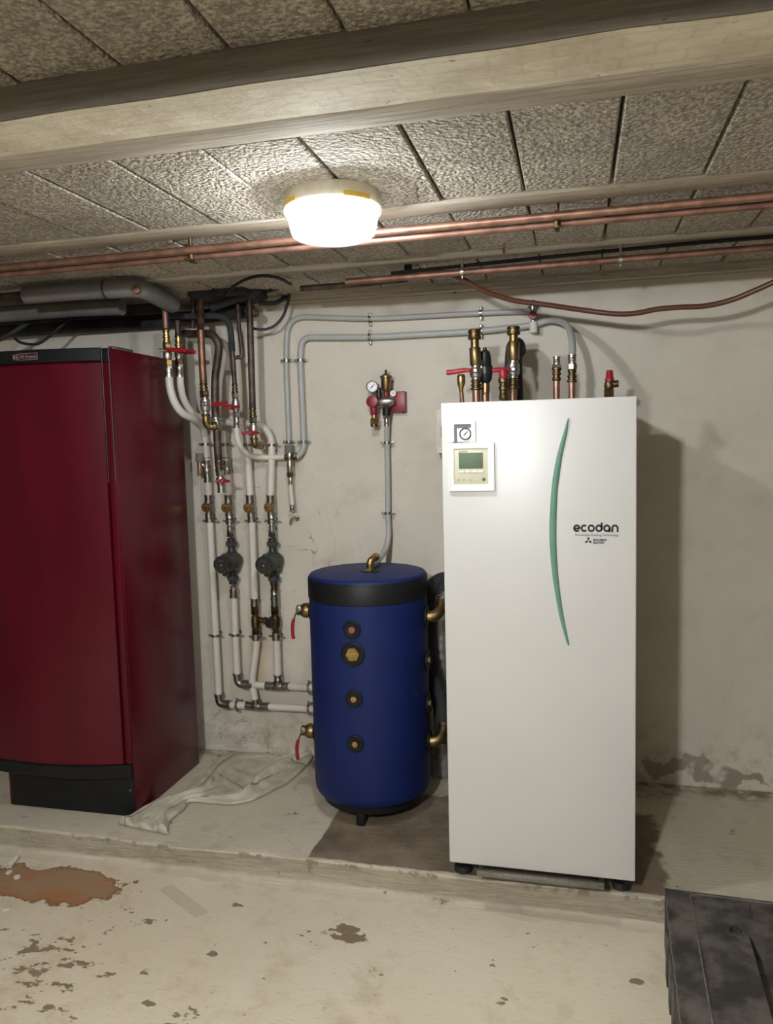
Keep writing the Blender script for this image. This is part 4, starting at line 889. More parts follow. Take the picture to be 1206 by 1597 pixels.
bm = B(); lathe(bm, Vector((-0.949,0.850,0.667)), (-.1, -1, 0), [(0, .014), (.012, .014), (.014, .022), (.03, .0235), (.045, .022), (.05, .018), (.052, 0)], 20); obj('black_knob', bm, 'black_plastic', mv)
# circulation pumps
def make_pump(c, label):
    """c: centre of the hydraulic body on the pipe axis; face towards the room"""
    c = Vector(c); t = thing('circulation_pump', label, 'pump', c, 'circulation pumps on the wall risers')
    bm = B(); lathe(bm, c+Vector((0, .03, 0)), (0, -1, 0), [(0, .030), (.006, .042), (.03, .046), (.05, .047), (.056, .043)], 24); obj('volute', bm, 'pump_iron', t)
    bm = B()
    for a in (45, 135, 225, 315):
        q = c+Vector((.043*math.cos(math.radians(a)), -.018, .043*math.sin(math.radians(a)))); lathe(bm, q, (0, -1, 0), [(0, .009), (.016, .009), (.018, .006)], 8)
    obj('housing_bolts', bm, 'pump_iron', t)
    bm = B(); lathe(bm, c+Vector((0, -.024, 0)), (0, -1, 0), [(0, .042), (.012, .043), (.05, .041), (.062, .0385)], 28); obj('motor_body', bm, 'pump_iron', t)
    bm = B(); lathe(bm, c+Vector((0, -.084, 0)), (0, -1, 0), [(0, .0385), (.003, .0415), (.026, .0415), (.031, .0385), (.031, .036), (.028, .034), (.028, 0)], 32); fc = obj('control_head', bm, 'pump_dark', t)
    bm = B(); pts = [c+Vector((.0372*math.cos(math.radians(a)), -.1155, .0372*math.sin(math.radians(a)))) for a in range(195, 346, 6)]; tube(bm, pts, .0012, 6); obj('gold_arc', bm, 'gold_ring', fc)
    bm = B(); lathe(bm, c+Vector((-.002, -.1118, -.002)), (0, -1, 0), [(0, .0045), (.002, .0045), (.003, .002)], 12); obj('indicator', bm, 'brass', fc)
    bm = B(); bar(bm, c+Vector((-.012, -.1122, .018)), c+Vector((.012, -.1122, .018)), .003, .0006); bar(bm, c+Vector((-.009, -.1122, -.02)), c+Vector((.009, -.1122, -.02)), .0025, .0006); obj('face_marks', bm, 'ink_grey', fc)
    for s in (1, -1):
        bm = B(); lathe(bm, c+Vector((0, 0, s*.035)), (0, 0, s), [(0, .024), (.02, .017), (.042, .016), (.044, .0)], 16); obj('port_neck', bm, 'pump_dark', t)
        bm = B(); lathe(bm, c+Vector((0, 0, s*.069)), (0, 0, s), [(0, .024), (.003, .0285), (.02, .0285), (.023, .025)], 6); obj('union_nut', bm, 'pump_iron', t)
        bm = B(); lathe(bm, c+Vector((0, 0, s*.091)), (0, 0, s), [(0, .0185), (.016, .0185), (.018, .016)], 16); obj('union_tail', bm, 'pump_dark', t)
    bm = B(); box(bm, c.x-.012, c.x+.010, c.y-.085, c.y-.05, c.z-.056, c.z-.038, .003); obj('cable_plug', bm, 'pump_dark', t)
    return t
p1 = make_pump((-1.150,0.862,0.945), 'circulation pump nearer the boiler, on the second white riser')
p2 = dup(p1, (-0.945,0.862,0.946), 'circulation pump on the rightmost riser, above the black knobbed mixing valve')
# two horizontal return pipes
h1 = thing('return_pipe', 'upper horizontal white pipe low on wall, entering behind blue tank', 'pipe', (-0.956,0.862,0.359))
elbow('steel_elbow', [(-1.149,0.862,0.408), (-1.149,0.862,0.383), (-1.143,0.862,0.365), (-1.128,0.862,0.356), (-1.106,0.862,0.356)], .019, 'steel', h1)
stack(h1, [('press_sleeve', (-1.109,0.862,0.355), (-1.070,0.862,0.356), .0185, 'steel', 'sleeve'), ('pipe_run', (-1.073,0.862,0.356), (-0.998,0.862,0.356), RW, 'white_pipe'), ('press_sleeve', (-1.005,0.862,0.356), (-0.966,0.862,0.356), .0185, 'steel', 'sleeve'), ('tee_body', (-0.973,0.862,0.356), (-0.912,0.862,0.358), .0195, 'steel', 'ball'), ('tee_branch', (-0.943,0.862,0.411), (-0.943,0.862,0.362), .0185, 'steel', 'sleeve'),
           ('press_sleeve', (-0.918,0.862,0.357), (-0.889,0.862,0.358), .0185, 'steel', 'sleeve'), ('pipe_run', (-0.896,0.862,0.358), (-0.532,0.862,0.359), RW, 'white_pipe')])
clip(h1, (-0.791,0.862,0.359), RW, (1, 0, 0))
h2 = thing('return_pipe', 'lower horizontal white pipe low on wall, entering behind blue tank', 'pipe', (-0.993,0.862,0.258))
elbow('steel_elbow', [(-1.250,0.862,0.303), (-1.249,0.862,0.277), (-1.242,0.862,0.259), (-1.226,0.862,0.254), (-1.203,0.862,0.253)], .019, 'steel', h2)
stack(h2, [('press_sleeve', (-1.223,0.862,0.252), (-1.189,0.862,0.252), .0185, 'steel', 'sleeve'), ('pipe_run', (-1.196,0.862,0.252), (-1.104,0.862,0.254), RW, 'white_pipe'), ('press_sleeve', (-1.110,0.862,0.254), (-1.077,0.862,0.254), .0185, 'steel', 'sleeve'), ('tee_body', (-1.087,0.862,0.254), (-1.025,0.862,0.254), .0195, 'steel', 'ball'), ('tee_branch', (-1.061,0.862,0.288), (-1.058,0.862,0.257), .0175, 'steel', 'sleeve'),
           ('press_sleeve', (-1.032,0.862,0.254), (-0.993,0.862,0.255), .0185, 'steel', 'sleeve'), ('pipe_run', (-0.999,0.862,0.254), (-0.535,0.862,0.260), RW, 'white_pipe')])
clip(h2, (-1.156,0.862,0.253), RW, (1, 0, 0)); clip(h2, (-0.795,0.862,0.259), RW, (1, 0, 0))

# ================================================================ copper drops with red valves, in front of the wall
t = thing('valve_drop', 'front copper drop with long red lever and white hose by boiler', 'valve', (-1.266,0.570,1.855))
stack(t, [('copper_pipe', (-1.271,0.570,2.096), (-1.269,0.570,1.973), .0125, 'copper_dull'), ('brass_adapter', (-1.269,0.570,1.984), (-1.269,0.570,1.920), .0155, 'brass', 'adapter'), ('compression_nut', (-1.269,0.570,1.925), (-1.268,0.570,1.896), .0185, 'brass', 'hex'), ('valve_body', (-1.269,0.570,1.898), (-1.267,0.570,1.847), .0175, 'nickel', 'ball'), ('compression_nut', (-1.267,0.570,1.853), (-1.266,0.570,1.826), .0195, 'brass', 'hex'), ('lower_nut', (-1.266,0.570,1.828), (-1.265,0.570,1.810), .017, 'nickel', 'hex'), ('press_sleeve', (-1.265,0.570,1.815), (-1.265,0.570,1.780), .0165, 'nickel', 'sleeve')])
bm = B(); tube(bm, smooth_path([(-1.259,0.545,1.891), (-1.230,0.540,1.889), (-1.189,0.535,1.887), (-1.158,0.532,1.883)], 4), [.0065]*4+[.0095]*8+[.007], 10, .55); lv = obj('lever_handle', bm, 'red_plastic', t)
bm = B(); lathe(bm, (-1.277,0.560,1.892), (-1, -.6, 0), [(-.012, .006), (.012, .006), (.012, .009), (.02, .009)], 8); obj('stem_nut', bm, 'nickel', lv)
pipe(t, 'white_hose', [(-1.265,0.570,1.785),(-1.263,0.570,1.734),(-1.250,0.575,1.677),(-1.232,0.600,1.632),(-1.219,0.660,1.609),(-1.228,0.740,1.595),(-1.248,0.820,1.574),(-1.262,0.862,1.530)], .0168, 'white_pipe')
t = thing('valve_drop', 'rear copper drop with shorter red lever and greyish hose', 'valve', (-1.264,0.660,1.864))
stack(t, [('copper_pipe', (-1.263,0.660,2.029), (-1.263,0.660,1.963), .0125, 'copper_dark'), ('brass_adapter', (-1.263,0.660,1.968), (-1.263,0.660,1.919), .0155, 'brass', 'adapter'), ('valve_body', (-1.263,0.660,1.919), (-1.264,0.660,1.858), .0175, 'nickel', 'ball'), ('compression_nut', (-1.264,0.660,1.864), (-1.263,0.660,1.839), .0185, 'brass_dark', 'hex'), ('lower_nut', (-1.263,0.660,1.842), (-1.263,0.660,1.822), .0165, 'nickel', 'hex'), ('press_sleeve', (-1.263,0.660,1.828), (-1.264,0.660,1.787), .0155, 'nickel', 'sleeve')])
bm = B(); tube(bm, smooth_path([(-1.252,0.640,1.891), (-1.220,0.632,1.889), (-1.190,0.626,1.887), (-1.165,0.622,1.884)], 4), [.0065]*4+[.0095]*8+[.007], 10, .55); obj('lever_handle', bm, 'red_plastic', t)
pipe(t, 'grey_hose', [(-1.263,0.660,1.792),(-1.263,0.660,1.748),(-1.263,0.680,1.693),(-1.253,0.720,1.641),(-1.233,0.770,1.613),(-1.175,0.830,1.595),(-1.083,0.850,1.587),(-1.010,0.855,1.579),(-0.966,0.860,1.560),(-0.940,0.862,1.528),(-0.929,0.862,1.484)], .0165, 'white_pipe')
t = thing('valve_drop', 'bright copper drop with nickel valve and brass bottom elbow', 'valve', (-1.142,0.640,1.665))
bm = B(); tube(bm, smooth_path([(-1.144,0.640,1.978),(-1.144,0.640,1.856),(-1.142,0.640,1.747)], 4), .0155, 16); obj('copper_pipe', bm, 'copper_old', t)
stack(t, [('brass_adapter', (-1.143,0.640,1.755), (-1.141,0.640,1.717), .0175, 'brass_dark', 'adapter'), ('compression_nut', (-1.141,0.640,1.722), (-1.141,0.640,1.692), .020, 'brass_dark', 'hex'), ('valve_body', (-1.140,0.640,1.698), (-1.138,0.640,1.621), .0205, 'nickel', 'ball')])
elbow('brass_elbow', [(-1.138,0.640,1.623), (-1.138,0.640,1.593), (-1.134,0.645,1.574), (-1.121,0.655,1.568), (-1.102,0.660,1.570)], .0165, 'bronze', t)
bm = B(); lathe(bm, (-1.131,0.625,1.664), (0, -1, 0), [(0, .011), (.012, .011), (.014, .008), (.018, .008)], 14); obj('stem_nut', bm, 'nickel', t)
bm = B(); tube(bm, smooth_path([(-1.101,0.630,1.663), (-1.069,0.625,1.661), (-1.027,0.620,1.665)], 4), [.009]*4+[.0085]*5, 10, .55); obj('lever_handle', bm, 'red_plastic', t)
t = thing('valve_drop', 'dark bent copper drop reaching lowest, red wing valve at its end', 'valve', (-1.098,0.690,1.329))
bm = B(); tube(bm, smooth_path([(-1.294,0.780,1.991),(-1.236,0.740,1.980),(-1.160,0.700,1.973),(-1.110,0.690,1.958),(-1.088,0.690,1.913),(-1.098,0.690,1.842),(-1.111,0.690,1.777),(-1.117,0.690,1.666),(-1.115,0.690,1.554),(-1.112,0.690,1.391)], 6), .0175, 16); obj('copper_pipe', bm, 'copper_dark', t, label='dark tarnished copper pipe with a hooped top')
stack(t, [('union_ball', (-1.112,0.680,1.607), (-1.109,0.680,1.548), .021, 'nickel', 'ball'), ('brass_adapter', (-1.111,0.690,1.425), (-1.110,0.690,1.374), .0175, 'brass_dark', 'adapter'), ('compression_nut', (-1.109,0.690,1.380), (-1.108,0.690,1.352), .020, 'nickel', 'hex'), ('valve_body', (-1.108,0.690,1.355), (-1.105,0.690,1.304), .0185, 'nickel', 'ball'), ('press_sleeve', (-1.105,0.690,1.309), (-1.104,0.690,1.278), .0165, 'nickel', 'sleeve')])
butterfly(t, (-1.084,0.665,1.330), .07)
t = thing('valve_drop', 'thin dark copper drop with bypass loop and red wing valve', 'valve', (-1.025,0.700,1.691))
pipe(t, 'copper_pipe', [(-1.030,0.700,1.911),(-1.027,0.700,1.829),(-1.025,0.700,1.740)], .0108, 'copper_dark', False)
pipe(t, 'bypass_pipe', [(-0.995,0.700,2.085),(-0.993,0.700,1.991),(-0.986,0.700,1.909),(-0.985,0.700,1.878),(-0.993,0.700,1.862),(-1.008,0.700,1.863),(-1.026,0.700,1.856)], .0085, 'copper_dark')
stack(t, [('brass_adapter', (-1.025,0.700,1.751), (-1.025,0.700,1.710), .0135, 'brass_dark', 'adapter'), ('compression_nut', (-1.025,0.700,1.713), (-1.024,0.700,1.685), .0165, 'nickel', 'hex'), ('valve_body', (-1.024,0.700,1.691), (-1.023,0.700,1.624), .0165, 'nickel', 'ball'), ('compression_nut', (-1.023,0.700,1.630), (-1.023,0.700,1.602), .0155, 'nickel', 'hex'), ('press_sleeve', (-1.023,0.700,1.607), (-1.024,0.700,1.560), .013, 'steel', 'sleeve')])
butterfly(t, (-1.036,0.675,1.649), .085)
pipe(t, 'white_hose', [(-1.023,0.700,1.568),(-1.025,0.700,1.532),(-1.020,0.710,1.490),(-1.016,0.750,1.456),(-1.002,0.800,1.434),(-0.955,0.850,1.426),(-0.863,0.862,1.426)], .0125, 'white_pipe')
t = thing('valve_drop', 'right dark copper drop ending in red wing valve and brass elbow', 'valve', (-0.947,0.700,1.550))
pipe(t, 'copper_pipe', [(-0.940,0.700,2.117),(-0.943,0.700,1.906),(-0.946,0.700,1.638)], .0145, 'copper_dark', False)
stack(t, [('brass_adapter', (-0.946,0.700,1.646), (-0.945,0.700,1.602), .0155, 'brass_dark', 'adapter'), ('compression_nut', (-0.945,0.700,1.605), (-0.945,0.700,1.577), .018, 'steel', 'hex'), ('valve_body', (-0.945,0.700,1.583), (-0.944,0.700,1.513), .017, 'nickel', 'ball')])
elbow('brass_elbow', [(-0.944,0.700,1.516), (-0.943,0.700,1.494), (-0.942,0.710,1.483), (-0.943,0.740,1.480), (-0.955,0.790,1.479)], .0155, 'bronze', t)
butterfly(t, (-0.947,0.672,1.536), .085)

# ================================================================ pipes and cables under the ceiling
cp = thing('copper_pipe_pair', 'pair of copper pipes crossing the ceiling behind the lamp', 'pipes', (.0, -.15, 2.09))
pipe(cp, 'copper_pipe', [(XL, -.167, 2.096), (XR, -.167, 2.102)], .0115, 'copper', False)
pipe(cp, 'copper_pipe', [(XL, -.135, 2.081), (XR, -.135, 2.087)], .0105, 'copper_dull', False)
for x in (.368, -.767):
    bm = B(); lathe(bm, (x, -.15, 2.066), (0, 0, 1), [(0, .006), (.006, .006), (.008, .009), (.022, .009), (.024, .0065), (.074, .0065)], 12); box(bm, x-.007, x+.007, -.18, -.122, 2.066, 2.071, .001); box(bm, x-.007, x+.007, -.18, -.122, 2.1105, 2.1145, .001); obj('pipe_hanger', bm, 'brass_dark', cp)
cp2 = thing('copper_pipe', 'single copper pipe along ceiling close to the back wall', 'pipe', (.5, .38, 2.08))
pipe(cp2, 'pipe_run', [(-.42, .40, 2.083), (XR, .375, 2.087)], .0125, 'copper_dull', False)
for x in (.567, .02):
    bm = B(); lathe(bm, (x, .392, 2.062), (0, 0, 1), [(0, .005), (.01, .005), (.01, .008), (.02, .008), (.022, .005), (.078, .005)], 10); lathe(bm, (x-.006, .392, 2.0845), (1, 0, 0), [(0, .0135), (0, .016), (.012, .016), (.012, .0135)], 16); obj('pipe_hanger', bm, 'nickel', cp2)
t = thing('black_cable', 'black cable laid along the ceiling above single copper pipe', 'cable', (.5, .43, 2.11))
pipe(t, 'cable_run', [(-.25, .42, 2.105), (.0, .425, 2.112), (.3, .42, 2.118), (.7, .425, 2.126), (1.1, .43, 2.128), (XR-.002, .43, 2.12)], .007, 'cable_black')
t = thing('brown_cable', 'thick brown cable sagging from the ceiling in front of wall', 'cable', (0.559,0.600,1.934))
P1 = [(-0.195,0.470,2.098),(-0.124,0.460,2.109),(-0.052,0.460,2.099),(0.005,0.480,2.078),(0.083,0.520,2.036),(0.186,0.560,2.002),(0.304,0.580,1.981),(0.432,0.600,1.957),(0.548,0.600,1.935),(0.628,0.600,1.931),(0.706,0.600,1.941),(0.784,0.600,1.943),(0.871,0.600,1.942),(0.955,0.590,1.955),(1.035,0.570,1.982),(1.150,0.540,2.025),(1.324,0.530,2.075),(1.514,0.530,2.107)]
pipe(t, 'cable_run', P1, .0098, 'cable_brown')
bm = B(); q = Vector((-0.186,0.460,2.095)); box(bm, q.x-.02, q.x+.008, q.y-.012, q.y+.012, q.z-.012, ZC+.002, .004); o = obj('cable_cleat', bm, 'black_plastic'); tag(o, 'black cleat where the brown cable leaves the ceiling', 'cleat')
t = thing('copper_pipe', 'dim copper pipe on ceiling running left of the black cleat', 'pipe', (-0.388,0.470,2.085))
pipe(t, 'pipe_run', [(-0.633,0.500,2.091), (-0.391,0.480,2.087), (-0.198,0.470,2.091)], .012, 'copper_dark', False)
for px, py, lab in ((708, 452, 'black ceiling hook above the left brass valve riser'), (1059, 424, 'black ceiling hook, right one, above sagging brown cable')):
    bm = B(); q = Vector(((-0.089,0.900,2.120) if px == 708 else (0.816,0.900,2.127))); bar(bm, q+Vector((0, 0, -.012)), q+Vector((0, 0, .016)), .008, .006); bar(bm, q+Vector((-.006, -.0, .012)), q+Vector((.010, 0, .012)), .006, .03); bar(bm, q+Vector((0, .0, -.01)), q+Vector((.01, 0, -.013)), .007, .006); bar(bm, q+Vector((0, -.002, .004)), q+Vector((0, .021, .004)), .008, .008, (0, 0, 1))
    o = obj('ceiling_hook', bm, 'black_plastic'); tag(o, lab, 'hook')
for i, (px, lab) in enumerate(((0, 'copper stub hanging from ceiling right of the lamp'),)):
    bm = B(); q = Vector((0.181,0.264,2.140)); lathe(bm, (q.x, q.y, ZC+.004), (0, 0, -1), [(0, .004), (.03, .004), (.03, .006), (.034, .006)], 10); o = obj('ceiling_screw', bm, 'copper_dull'); tag(o, lab, 'screw')

# lagged pipes top left
t = thing('lagged_pipe', 'fat grey lagged pipe under ceiling turning back towards the wall', 'pipe', (-1.6, .27, 2.09))
pipe(t, 'lagging', [(-1.69, .245, 2.094), (-1.50, .25, 2.094), (-1.30, .255, 2.094)], .034, 'lag_grey', False)
pipe(t, 'lagging_bend', [(-1.335, .255, 2.094), (-1.25, .262, 2.094), (-1.21, .285, 2.094), (-1.21, .33, 2.092), (-1.225, .45, 2.088), (-1.24, .58, 2.084)], .036, 'lag_grey', rad=.04)
bm = B(); lathe(bm, (-1.335, .255, 2.094), (1, 0, 0), [(-.004, .0365), (-.004, .038), (.004, .038), (.004, .0365)], 24); obj('lagging_band', bm, 'dark_lag', t)
bm = B(); lathe(bm, (-1.201,0.243,2.080), (.25, -1, 0), [(-.02, .012), (.006, .015), (.010, .0135), (.012, .0)], 16); obj('pipe_end', bm, 'copper_dull', t)
pipe(t, 'bare_pipe', [(-2.3, .24, 2.09), (-1.69, .245, 2.094)], .018, 'copper_dark', False)
t = thing('lagged_pipe', 'pale lagged pipe half hidden behind the fat grey one', 'pipe', (-1.9, .42, 2.06))
pipe(t, 'lagging', [(-2.8, .48, 2.075), (-1.62, .48, 2.075), (-1.42, .49, 2.07)], .034, 'lag_grey', False)
t = thing('dark_pipe', 'dark sooty pipe along the wall above the boiler', 'pipe', (-1.8, .80, 2.05))
pipe(t, 'pipe_run', [(-2.9, .84, 2.066), (-1.3, .84, 2.066), (-.98, .82, 2.08)], .032, 'dark_lag', False)
t = thing('dark_pipe', 'thin dark pipe slung below the ceiling over boiler', 'pipe', (-1.8, .66, 2.08))
pipe(t, 'pipe_run', [(-2.9, .66, 2.085), (-1.5, .66, 2.085), (-1.30, .655, 2.088)], .024, 'dark_lag', False)
t = thing('dark_pipe', 'grey pipe sweeping right then bending down into thin drop', 'pipe', (-1.120,0.700,2.047))
pipe(t, 'pipe_run', [(-1.350,0.740,2.068),(-1.221,0.720,2.054),(-1.105,0.700,2.045),(-1.060,0.700,2.033),(-1.037,0.700,1.999),(-1.031,0.700,1.938),(-1.029,0.700,1.889)], .0135, 'dark_lag')
t = thing('copper_pipe', 'front one of two short copper stubs under dark ceiling box', 'pipe', (-1.178,0.720,2.115))
pipe(t, 'pipe_run', [(-1.163,0.700,2.159),(-1.170,0.700,2.070),(-1.145,0.640,1.964)], .0155, 'copper_old', False)
t = thing('copper_pipe', 'rear one of two short copper stubs under dark ceiling box', 'pipe', (-1.236,0.760,2.125))
pipe(t, 'pipe_run', [(-1.230,0.760,2.175),(-1.236,0.760,2.083),(-1.242,0.760,2.008)], .012, 'copper_dark', False)
bm = B(); a = Vector((-1.163,0.411,2.100)); box(bm, -1.19, -.93, .62, .84, 2.118, ZC+.004, .006); o = obj('ceiling_box', bm, 'dark_lag'); tag(o, 'dark flat box under ceiling above the copper drops', 'box')
t = thing('pipe_junction', 'dark cluster of pipe tees under ceiling above the right copper drops', 'fitting', (-0.907,0.700,2.120))
stack(t, [('tee_body', (-0.982,0.700,2.109), (-0.883,0.700,2.140), .020, 'dark_lag', 'ball'), ('tee_body', (-0.920,0.720,2.162), (-0.875,0.720,2.105), .020, 'dark_lag', 'ball'), ('side_pipe', (-1.118,0.700,2.080), (-0.921,0.700,2.132), .017, 'dark_lag', 'cyl'), ('side_pipe', (-0.909,0.720,2.129), (-0.794,0.720,2.153), .010, 'dark_lag', 'cyl'), ('tee_body', (-0.963,0.720,2.062), (-0.913,0.720,2.043), .019, 'copper_dark', 'ball')])
pipe(t, 'lower_pipe', [(-0.914,0.740,2.092),(-0.853,0.780,2.097),(-0.835,0.860,2.132),(-0.773,0.890,2.138)], .010, 'dark_lag')
for nm, lab, pts, r in (('black_cable', 'black cable looping down beside right copper drop', 'a', .006), ('black_cable', 'black cable arching on ceiling between lagged pipe and lamp', 'b', .0065), ('black_cable', 'black cable sagging in a loop above the boiler badge', 'c', .006), ('black_cable', 'grey cable slanting down at the left above boiler', 'd', .009)):
    P1 = {'a': [(-0.963,0.760,1.994),(-0.939,0.760,1.987),(-0.901,0.770,1.985),(-0.863,0.780,1.999),(-0.826,0.790,2.037),(-0.807,0.800,2.089),(-0.794,0.800,2.135)], 'b': [(-1.042,0.666,2.118),(-0.919,0.495,2.118),(-0.809,0.379,2.118),(-0.735,0.346,2.118),(-0.693,0.398,2.118),(-0.688,0.529,2.118)],
          'c': [(-2.040,0.600,1.988),(-2.011,0.600,1.969),(-1.959,0.600,1.958),(-1.912,0.600,1.961),(-1.864,0.610,1.991),(-1.823,0.620,2.026),(-1.789,0.630,2.054),(-1.768,0.640,2.085)], 'd': [(-2.065,0.520,1.971),(-2.017,0.520,1.988),(-1.965,0.540,2.021),(-1.928,0.580,2.063),(-1.926,0.600,2.117)]}[pts]
    t = thing(nm, lab, 'cable', P1[3]); pipe(t, 'cable_run', P1, r, 'cable_black' if pts != 'd' else 'dark_lag')

# ================================================================ cloth on the slab
bm = B(); uvl = bm.loops.layers.uv.new('UVMap')
U = [(-1.343,0.143,0.000),(-1.322,0.201,0.000),(-1.290,0.354,0.000),(-1.224,0.439,0.000),(-1.208,0.524,0.000),(-1.224,0.642,0.000),(-1.238,0.754,0.000),(-1.216,0.879,0.000),(-1.040,0.911,0.000),(-0.820,0.943,0.000)]
V_ = [(-1.109,0.107,0.000),(-1.154,0.206,0.000),(-1.149,0.306,0.000),(-1.148,0.375,0.000),(-0.999,0.380,0.000),(-0.910,0.426,0.000),(-0.869,0.506,0.000),(-0.818,0.630,0.000),(-0.797,0.805,0.000),(-0.801,0.916,0.000)]
Us, Vs = smooth_path(U, 14), smooth_path(V_, 14); nu = len(Us); nv = 46; G = []
for i in range(nu):
    row = []; s = i/(nu-1)
    for j in range(nv):
        v = j/(nv-1); p = Us[i].lerp(Vs[i], v)
        nar = max(0, 1-s/.45)
        h = .008+nar*.018*(.5+.5*math.sin(v*16+math.sin(s*9)*.8))*(1 if v < .97 else 0)+.008*abs(noise.noise((s*9, v*4, 3)))*2
        h += .022*math.exp(-((v-.30-.12*math.sin(s*7))/.035)**2)*max(0, math.sin(s*3.1+.3))*.8+.018*math.exp(-((v-.74+.10*math.sin(s*9))/.03)**2)*(1-nar*.3)
        h += .016*math.exp(-((s-.66-.05*v)/.018)**2)*(.3+.7*noise.noise((v*3, 1, 2))**2)
        if i in (0, nu-1) or j in (0, nv-1): h = .0035
        row.append(bm.verts.new((p.x+.004*noise.noise((s*30, v*9, 1)), p.y+.004*noise.noise((s*30, v*9, 5)), h)))
    G.append(row)
for i in range(nu-1):
    for j in range(nv-1):
        f = bm.faces.new((G[i][j], G[i+1][j], G[i+1][j+1], G[i][j+1]))
        for lp, (a, b_) in zip(f.loops, ((i, j), (i+1, j), (i+1, j+1), (i, j+1))): lp[uvl].uv = (a/(nu-1), b_/(nv-1))
o = obj('floor_cloth', bm, 'cloth', None, 180); tag(o, 'crumpled beige cloth with green stripes lying on slab beside boiler', 'cloth')
sd = o.modifiers.new('thickness', 'SOLIDIFY'); sd.thickness = .002; sd.offset = 1

# ================================================================ black plastic crate, lower right
CZ = .105; ca = math.radians(2.2)
cr = thing('plastic_crate', 'scuffed black plastic crate with a round hole at lower right', 'crate', (.95, -.45, -.085))
CX0, CX1, CY1, CY0 = .676, 1.30, -.068, -.90
def crot(o):
    return o
# deck built as cells of different depth: rim, flat land, sunk pockets
xs = [CX0, CX0+.012, CX0+.075, CX0+.195, CX0+.245, CX0+.30, CX1-.20, CX1-.075, CX1-.012, CX1]
ys = [CY0, CY0+.012, CY0+.10, CY0+.28, CY0+.45, CY1-.30, CY1-.255, CY1-.175, CY1-.125, CY1-.075, CY1-.02, CY1]
bm = B()
def depth(x, y):
    u = x-CX0; w = CY1-y
    if u < .012 or w < .012 or x > CX1-.012 or y < CY0+.012: return CZ-.003
    if u < .075 or w < .02: return CZ-.0
    if u > .235 and .02 < w < .085: return CZ-.012
    if u > .205 and w > .135+.04 and w < .60: return CZ-.07
    if u > .235 and .085 < w < .135: return CZ-.003
    return CZ-.004
def cells(a):
    out = []
    for p, q in zip(a, a[1:]):
        n = max(1, round((q-p)/.012)); out += [p+(q-p)*k/n for k in range(n)]
    return out+[a[-1]]
gx, gy = cells(xs), cells(ys); hx, hy, hr = (0.898,0.000,-0.049)[0], 0, .0125
hc = (0.852,-0.239,0.102); 
for i in range(len(gx)-1):
    for j in range(len(gy)-1):
        x, y = (gx[i]+gx[i+1])/2, (gy[j]+gy[j+1])/2; z = depth(x, y)
        if (x-hc[0])**2+(y-hc[1])**2 < .020**2: continue
        q = [(gx[i], gy[j]), (gx[i+1], gy[j]), (gx[i+1], gy[j+1]), (gx[i], gy[j+1])]
        bm.faces.new([bm.verts.new((a, b_, z)) for a, b_ in q])
        for (ii, jj), (pa, pb) in (((i+1, j), (q[1], q[2])), ((i, j+1), (q[3], q[2]))):
            if ii < len(gx)-1 and jj < len(gy)-1:
                z2 = depth((gx[ii]+gx[ii+1])/2, (gy[jj]+gy[jj+1])/2)
                if abs(z2-z) > 1e-5: bm.faces.new([bm.verts.new((*pa, z)), bm.verts.new((*pb, z)), bm.verts.new((*pb, z2)), bm.verts.new((*pa, z2))])
bmesh.ops.remove_doubles(bm, verts=bm.verts, dist=1e-5)
crate_parts = [obj('deck', bm, 'crate', cr, 30)]
bm = B(); lathe(bm, (hc[0], hc[1], CZ-.001), (0, 0, -1), [(.003, .030), (-.001, .024), (-.001, .0185), (0, .0165), (.003, .0165), (.06, .0145), (.06, 0)], 28, caps=False)
crate_parts.append(obj('drain_hole', bm, 'crate', cr))
for nm, a in (('left', 0), ('back', 1), ('right', 2), ('front', 3)):
    bm = B(); n = 26
    if a in (0, 2):
        x = CX0 if a == 0 else CX1-.006
        box(bm, x, x+.006, CY0, CY1, CZ-.03, CZ-.002); box(bm, x, x+.006, CY0, CY1, -.085, -.055)
        for k in range(n+1):
            y = CY0+(CY1-CY0-.012)*k/n; box(bm, x, x+.005, y, y+.012, -.056, CZ-.029)
    else:
        y = CY1-.006 if a == 1 else CY0
        box(bm, CX0, CX1, y, y+.006, CZ-.03, CZ-.002); box(bm, CX0, CX1, y, y+.006, -.085, -.055)
        for k in range(n+1):
            x = CX0+(CX1-CX0-.012)*k/n; box(bm, x, x+.012, y+.0005, y+.0055, -.056, CZ-.029)
    crate_parts.append(obj('slotted_side', bm, 'crate', cr))
for a in range(3):
    bm = B(); y = CY1-.14-a*.11; box(bm, CX0-.006, CX0+.001, y-.05, y, -.085, CZ-.045, .002); crate_parts.append(obj('side_rib', bm, 'crate', cr))
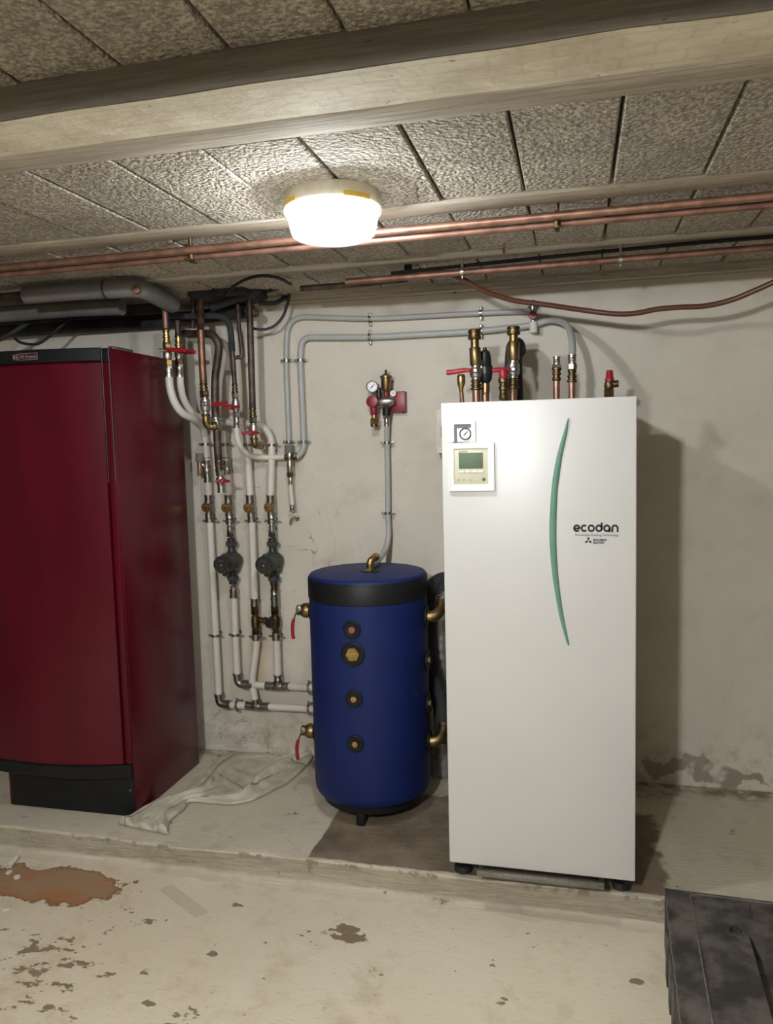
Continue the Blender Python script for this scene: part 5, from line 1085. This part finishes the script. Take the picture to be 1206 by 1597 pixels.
bm = B(); bar(bm, (CX0+.070, CY0+.03, CZ-.002), (CX0+.070, CY1-.028, CZ-.002), .0035, .008, (0, 0, 1), .001); bar(bm, (CX0+.070, CY1-.028, CZ-.002), (CX0+.094, CY1-.016, CZ-.002), .003, .008, (0, 0, 1), .001); bar(bm, (CX0+.094, CY1-.016, CZ-.002), (CX1-.02, CY1-.016, CZ-.002), .003, .008, (0, 0, 1), .001)
obj('deck_ridge', bm, 'crate_worn', cr, label='worn grey ridge along the crate deck')
crc = Vector((CX0, CY1, 0)); cr.rotation_euler = (0, 0, -ca)
# keep the far left corner where it is while turning the crate about its own base
off = Vector((CX0, CY1, 0))-cr.location; rot = Matrix.Rotation(-ca, 3, 'Z') @ off; cr.location = cr.location+Vector((off.x-rot.x, off.y-rot.y, 0))

# ================================================================ litter on the lower floor
q = Vector((-1.677,-0.070,-0.085))
bm = B(); d = Vector((.15, -.98, -.12)); lathe(bm, q+Vector((0, .035, .014)), d, [(0, .009), (.055, .0115), (.055, .0085), (.01, .006)], 16); o = obj('plastic_tube', bm, 'paper'); tag(o, 'small white plastic tube lying at left edge of rust stain', 'debris')
for i, (c, lab) in enumerate((((-1.647,-0.114,-0.085), 'white paint flake just below the small white tube'), ((-1.591,-0.138,-0.085), 'white paint flake on the rust stain, right of the tube'), ((-1.493,-0.315,-0.085), 'white paint flake at left edge of frame below rust stain'), ((-1.700,0.015,-0.085), 'tiny white flake by the step above rust stain'))):
    c = Vector(c); bm = B(); random.seed(i+3); n = 7; s = .012 if i < 3 else .006
    pts = [c+Vector((math.cos(k/n*2*PI)*s*random.uniform(.6, 1.3), math.sin(k/n*2*PI)*s*1.2*random.uniform(.6, 1.3), 0)) for k in range(n)]
    lo = [bm.verts.new(p) for p in pts]; hi = [bm.verts.new(p+Vector((0, 0, .003+.004*random.random()))) for p in pts]
    bm.faces.new(hi); bm.faces.new(lo[::-1])
    for k in range(n): bm.faces.new((lo[k], lo[(k+1) % n], hi[(k+1) % n], hi[k]))
    o = obj('paint_flake', bm, 'paper'); tag(o, lab, 'debris')
